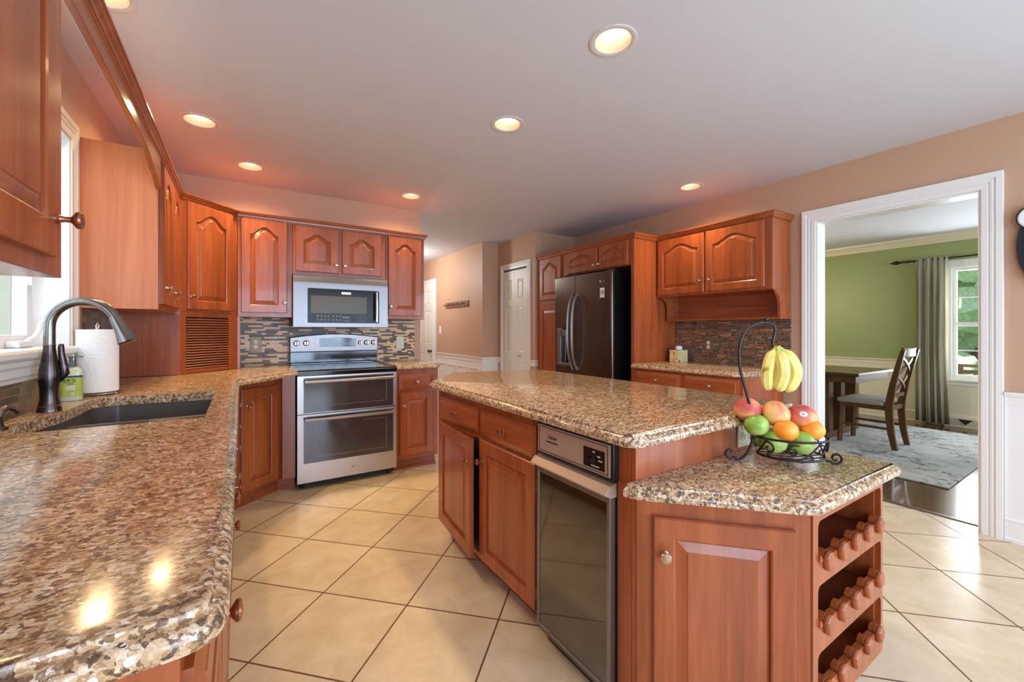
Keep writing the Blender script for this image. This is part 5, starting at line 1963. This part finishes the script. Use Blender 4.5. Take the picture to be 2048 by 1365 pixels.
def banana(label, px_top, pts_px, dy, r, ph):
    """pts_px: (x, y, dy) along the fruit from stalk to tip, photo side-view coordinates"""
    c = [Vector(fs(p[0], p[1])) + Vector((0, p[2], 0)) for p in pts_px]
    o0 = W(*c[0])
    t = thing('banana', label, 'banana', o0, AN, 'bananas hanging from the iron hook')
    c = [p - c[0] for p in c]
    # resample smoothly
    P_ = []
    for i in range(len(c) - 1):
        p0, p1, p2, p3 = c[max(0, i - 1)], c[i], c[i + 1], c[min(len(c) - 1, i + 2)]
        for k in range(4):
            s_ = k / 4
            P_.append(0.5 * ((2 * p1) + (-p0 + p2) * s_ + (2 * p0 - 5 * p1 + 4 * p2 - p3) * s_ * s_ + (-p0 + 3 * p1 - 3 * p2 + p3) * s_ ** 3))
    P_.append(c[-1])
    n = len(P_)
    body_i = int(n * 0.16)
    rad = []
    for i in range(n):
        f = i / (n - 1)
        if f < 0.14:
            rr = 0.0050 + 0.002 * f / 0.14
        else:
            g_ = (f - 0.14) / 0.86
            rr = r * (min(1, (g_ / 0.16)) ** 0.7 * 0.72 + 0.28) * (1 if g_ < 0.80 else max(0.22, 1 - ((g_ - 0.80) / 0.20) ** 1.8 * 0.80))
        rad.append(rr)
    k1 = max(2, body_i)
    MB().tube(P_[:k1 + 1], rad[:k1 + 1], 8).obj('stalk', 'bananatip', t, smooth=True)
    MB().tube(P_[k1:], rad[k1:], 7).obj('peel', 'banana', t, smooth=True)
    MB().ball(tuple(P_[-1]), 0.0045, 8, 6).obj('tip', 'bark', t, smooth=True)


banana('banana on the stem side of the hanging bunch', 0, [(1551, 695, 0), (1546, 706, -0.006), (1536, 722, -0.014), (1530, 745, -0.018), (1532, 768, -0.012), (1541, 780, -0.004)], 0, 0.0175, 0)
banana('banana in the front middle of the hanging bunch with brown flecks', 0, [(1553, 695, -0.004), (1553, 708, -0.018), (1554, 726, -0.034), (1554, 748, -0.038), (1551, 770, -0.030), (1547, 781, -0.020)], 0, 0.0185, 0)
banana('banana on the outer side of the hanging bunch, the longest one', 0, [(1557, 694, 0), (1566, 706, -0.008), (1577, 722, -0.018), (1583, 745, -0.022), (1578, 768, -0.016), (1568, 784, -0.006)], 0, 0.0195, 0)
banana('banana at the back of the hanging bunch', 0, [(1555, 694, 0.006), (1556, 706, 0.014), (1561, 724, 0.024), (1563, 746, 0.026), (1561, 768, 0.018), (1556, 780, 0.010)], 0, 0.018, 0)

# ------------------------------------------------------------------ dining room things
rg2 = MB().box(4.50, 0.865, 0.0025, 7.03, 4.3, 0.014).obj('area_rug', 'rug', bevel=0.003)
tag(rg2, 'pale blue-grey distressed rug on the dark dining room floor', 'rug')
dt = thing('dining_table', 'dark wood trestle dining table on the pale rug', 'dining table', (5.37, 1.69, 0.0145))
MB().box(0, 0, 0.712, 1.05, 1.9, 0.745).obj('table_top', 'walnut_y', dt, bevel=0.004)
MB().box(0.05, 0.04, 0.635, 1.0, 1.86, 0.7115).obj('apron', 'walnut', dt, bevel=0.003)
for y in (0.30, 1.50):
    MB().box(0.06, y, 0.0, 0.99, y + 0.10, 0.06).obj('foot', 'walnut', dt, bevel=0.008)
    for x in (0.10, 0.42, 0.84):
        if x == 0.84 or x < 0.8:
            MB().box(x, y - 0.005, 0.061, x + 0.11, y + 0.105, 0.634).obj('leg', 'walnut', dt, bevel=0.004)
MB().box(0.10, 0.406, 0.24, 0.21, 1.494, 0.29).box(0.42, 0.406, 0.24, 0.53, 1.494, 0.29).obj('stretcher', 'walnut_y', dt)


def chair(label, loc, rz):
    t = thing('dining_chair', label, 'chair', loc, rz)
    # faces +y; origin at the middle of its footprint
    hw = 0.20
    for s_ in (-1, 1):
        MB().tube([(s_ * 0.185, 0.225, 0), (s_ * 0.19, 0.21, 0.425)], [0.023, 0.027], 4).obj('leg', 'walnut', t)
        P_ = [(s_ * 0.185, -0.235, 0), (s_ * 0.185, -0.205, 0.16), (s_ * 0.185, -0.190, 0.36), (s_ * 0.19, -0.192, 0.46), (s_ * 0.20, -0.225, 0.66), (s_ * 0.21, -0.270, 0.86), (s_ * 0.215, -0.305, 1.0)]
        lg_ = MB()
        lg_.loops([[(x - 0.019, y - w2, z), (x + 0.019, y - w2, z), (x + 0.019, y + w2, z), (x - 0.019, y + w2, z)] for (x, y, z), w2 in zip(P_, (0.022, 0.027, 0.030, 0.031, 0.026, 0.022, 0.018))])
        lg_.obj('leg', 'walnut', t, bevel=0.003)
        MB().tube([(s_ * 0.187, 0.205, 0.20), (s_ * 0.187, -0.195, 0.20)], 0.013, 4).obj('stretcher', 'walnut', t)
    MB().box(-0.19, 0.185, 0.385, 0.19, 0.225, 0.43).box(-0.19, -0.205, 0.385, 0.19, -0.175, 0.43).box(-0.205, -0.17, 0.385, -0.175, 0.20, 0.43).box(0.175, -0.17, 0.385, 0.205, 0.20, 0.43).obj('seat_frame', 'walnut', t)
    MB().loops([[(x * k, 0.01 + (y - 0.01) * k, z) for x, y in rounded([(-0.225, -0.155), (0.225, -0.155), (0.235, 0.245), (-0.235, 0.245)], 0.04, 4)] for z, k in ((0.431, 0.97), (0.440, 1.0), (0.462, 1.0), (0.478, 0.93), (0.486, 0.7))]).obj('seat', 'seat', t, smooth=True)

    def back_y(z):
        return -0.192 - (z - 0.46) * 0.165 - max(0, z - 0.66) * 0.05

    for z0, z1, bow in ((0.935, 1.025, 0.022), (0.52, 0.56, 0.018)):
        rings = []
        for k in range(13):
            u_ = -1 + 2 * k / 12
            x = u_ * 0.197
            yb = back_y((z0 + z1) / 2) - bow * (1 - u_ * u_) + 0.004
            dz = -0.010 * (1 - u_ * u_) if z0 > 0.9 else 0
            rings.append([(x, yb - 0.010, z0), (x, yb + 0.010, z0), (x, yb + 0.004, z1 + dz), (x, yb - 0.014, z1 + dz)])
        MB().loops(rings).obj('back_rail', 'walnut', t)
    for za, zb in ((0.565, 0.745), (0.75, 0.93)):
        for s_ in (-1, 1):
            rings = []
            for k in range(9):
                f = k / 8
                x = s_ * (-0.18 + 0.36 * f)
                z = za + (zb - za) * f
                y = back_y(z) - 0.018 * math.sin(PI * f) + s_ * 0.004
                rings.append([(x, y - 0.008, z - 0.016), (x, y + 0.008, z - 0.016), (x, y + 0.008, z + 0.016), (x, y - 0.008, z + 0.016)])
            MB().loops(rings).obj('cross_slat', 'walnut', t)
    return t


chair('dark wood X-back dining chair with grey seat at the near end of the table', (5.66, 1.665, 0.0145), R(0))
bk = thing('wicker_basket', 'small tan wicker basket with a white rim standing behind the table legs', 'basket', (6.30, 2.75, 0.0145))
MB().lathe([(0.10, 0), (0.14, 0.02), (0.17, 0.18), (0.165, 0.20), (0.15, 0.18), (0.09, 0.03), (0.001, 0.03)], 20).obj('bowl', 'hookwood', bk, smooth=True)

# curtain, rod
rd = thing('curtain_rod', 'dark curtain rod with a leaf-shaped finial over the dining window', 'curtain rod', (DX - 0.10, 1.0, 2.125))
MB().tube([(0, 0.86, 0), (0, -0.9, 0)], 0.010, 10).obj('rod', 'rodm', rd, smooth=True)
MB().lathe([(0.010, 0.86), (0.014, 0.87), (0.009, 0.885), (0.022, 0.91), (0.026, 0.935), (0.014, 0.975), (0.002, 1.0)], 14, (0, 0, 0), 'y').obj('finial', 'rodm', rd, smooth=True)
MB().tube([(0, 0.78, 0), (0.098, 0.78, 0)], 0.006, 8).obj('bracket', 'rodm', rd)
MB().lathe([(0.014, 0.80), (0.014, 0.812), (0.010, 0.815)], 14, (0, 0, 0), 'y').obj('collar', 'rodm', rd)
cu = MB()
rows = []
random.seed(8)
NC = 96
for zz in (0.03, 0.5, 1.0, 1.5, 1.9, 2.06, 2.10, 2.15):
    row = []
    top = zz > 2.04
    for i in range(NC):
        u_ = i / (NC - 1)
        am = 0.034 if not top else 0.018
        wv = am * math.sin(u_ * 2 * PI * 4.6 + 0.9 * math.sin(u_ * 9)) + 0.009 * math.sin(u_ * 2 * PI * 11 + zz)
        y = 1.735 - u_ * (0.30 if zz > 1.0 else 0.30 + 0.02 * (1 - zz)) + 0.006 * math.sin(zz * 3 + i)
        row.append((DX - 0.105 - 0.012 + wv, y, zz))
    rows.append(row)
cu.loops(rows, False, False, False)
ct_ = cu.obj('window_curtain', 'curtain', smooth=True)
so_ = ct_.modifiers.new('thickness', 'SOLIDIFY')
so_.thickness = 0.002
tag(ct_, 'sheer grey linen curtain panel hanging beside the dining window', 'curtain')

vt = thing('baseboard_vent', 'white baseboard heat register with a perforated triangle pattern below the dining window', 'vent', (DX - 0.03, 1.25, 0.0025), R(-90))
MB().box(-0.24, -0.02, 0.0, 0.50, 0.022, 0.13).obj('frame', 'cream', vt, bevel=0.004)
gm = NT('perforated_grille', 0.6)
chk = gm.n('TexVoronoi')
chk.inputs['Scale'].default_value = 110
chk.inputs['Randomness'].default_value = 0
gm.l(gm.tc, chk.inputs['Vector'])
gm.col(gm.ramp(chk.outputs['Distance'], [(0.4, lin(70, 64, 56)), (0.55, lin(206, 198, 176))]))
MB().box(-0.215, -0.022, 0.025, 0.475, -0.020, 0.105).obj('grille', gm.m, vt)
MB().loops([[(x, y, z) for x, z in ((-0.12, 0.105), (0.02, 0.105), (-0.05, 0.03))] for y in (-0.0235, -0.0222)]).obj('triangle_opening', 'slot', vt)
vb = MB()
for xa, xb_ in ((-0.125, -0.05), (0.025, -0.05)):
    vb.tube([(xa, -0.024, 0.105), (xb_, -0.024, 0.028)], 0.004, 4)
vb.obj('triangle_bar', 'cream', vt)

# ------------------------------------------------------------------ outdoors
gl = MB().box(-14, -14, -0.62, 24, 16, -0.55).obj('lawn', 'lawn')
gl['kind'] = 'structure'
dk = thing('deck_railing', 'pinkish wooden deck railing seen through the dining window', 'railing', (9.2, 0, -0.54))
for y in (-1.0, 0.4, 1.62, 3.2):
    MB().box(-0.05, y, 0, 0.05, y + 0.10, 1.20).obj('post', 'deck', dk)
MB().box(-0.06, -1.2, 1.201, 0.06, 4.2, 1.24).obj('top_rail', 'deck', dk)
MB().box(-0.03, -1.2, 1.10, 0.03, 4.2, 1.15).xf(Matrix.Translation((0.085, 0, 0))).obj('mid_rail', 'deck', dk)
for i in range(24):
    MB().box(0.055, -1.15 + i * 0.22, 0.15, 0.085, -1.12 + i * 0.22, 1.095).obj('baluster', 'deck', dk)


def tree(label, x, y, h, r, m, seed, cat='tree'):
    random.seed(seed)
    t = thing('leafy_tree', label, cat, (x, y, -0.55), 0, 'trees outside the windows')
    bm = bmesh.new()
    for k in range(150):
        a = random.uniform(0, 2 * PI)
        zz = random.uniform(0.12, 1.0) * h
        rr = r * math.sqrt(random.random()) * (1.0 - 0.45 * abs(zz / h - 0.5))
        s_ = r * random.uniform(0.12, 0.24)
        res = bmesh.ops.create_icosphere(bm, subdivisions=2, radius=s_, matrix=Matrix.Translation((rr * math.cos(a), rr * math.sin(a), zz)))
        for v in res['verts']:
            v.co += Vector((random.uniform(-1, 1), random.uniform(-1, 1), random.uniform(-1, 1))) * s_ * 0.30
    me = bpy.data.meshes.new('crown')
    bm.to_mesh(me)
    bm.free()
    o = bpy.data.objects.new('crown', me)
    C.objects.link(o)
    me.materials.append(M[m])
    o.parent = t
    MB().tube([(0, 0, 0), (0.1, 0.05, h * 0.4), (0.0, 0.1, h * 0.9)], [0.16, 0.12, 0.05], 8).obj('trunk', 'bark', t, smooth=True)


tree('pale leafy tree beyond the deck railing outside the dining window', 12.8, 2.0, 4.6, 2.0, 'leaf2', 1)
tree('taller green tree farther out beyond the dining window', 19.0, 0.2, 8.0, 3.2, 'leaf', 2)
tree('second pale tree beside the tall one outside the dining window', 19.5, 8.6, 7.0, 2.4, 'leaf2', 3)
tree('green tree outside the sink window', -4.6, 13.5, 6.0, 2.6, 'leaf', 4)
tree('low pale tree outside the sink window, nearer the house', -4.9, 6.4, 3.6, 1.6, 'leaf2', 6)
pc = thing('porch_column', 'white porch column outside the sink window', 'column', (-1.43, 4.55, -0.55))
MB().box(-0.07, -0.07, 0.0, 0.07, 0.07, 3.14).obj('shaft', 'white', pc, bevel=0.01)
MB().box(-0.09, -0.09, 0.0, 0.09, 0.09, 0.12).obj('base', 'white', pc, bevel=0.01)
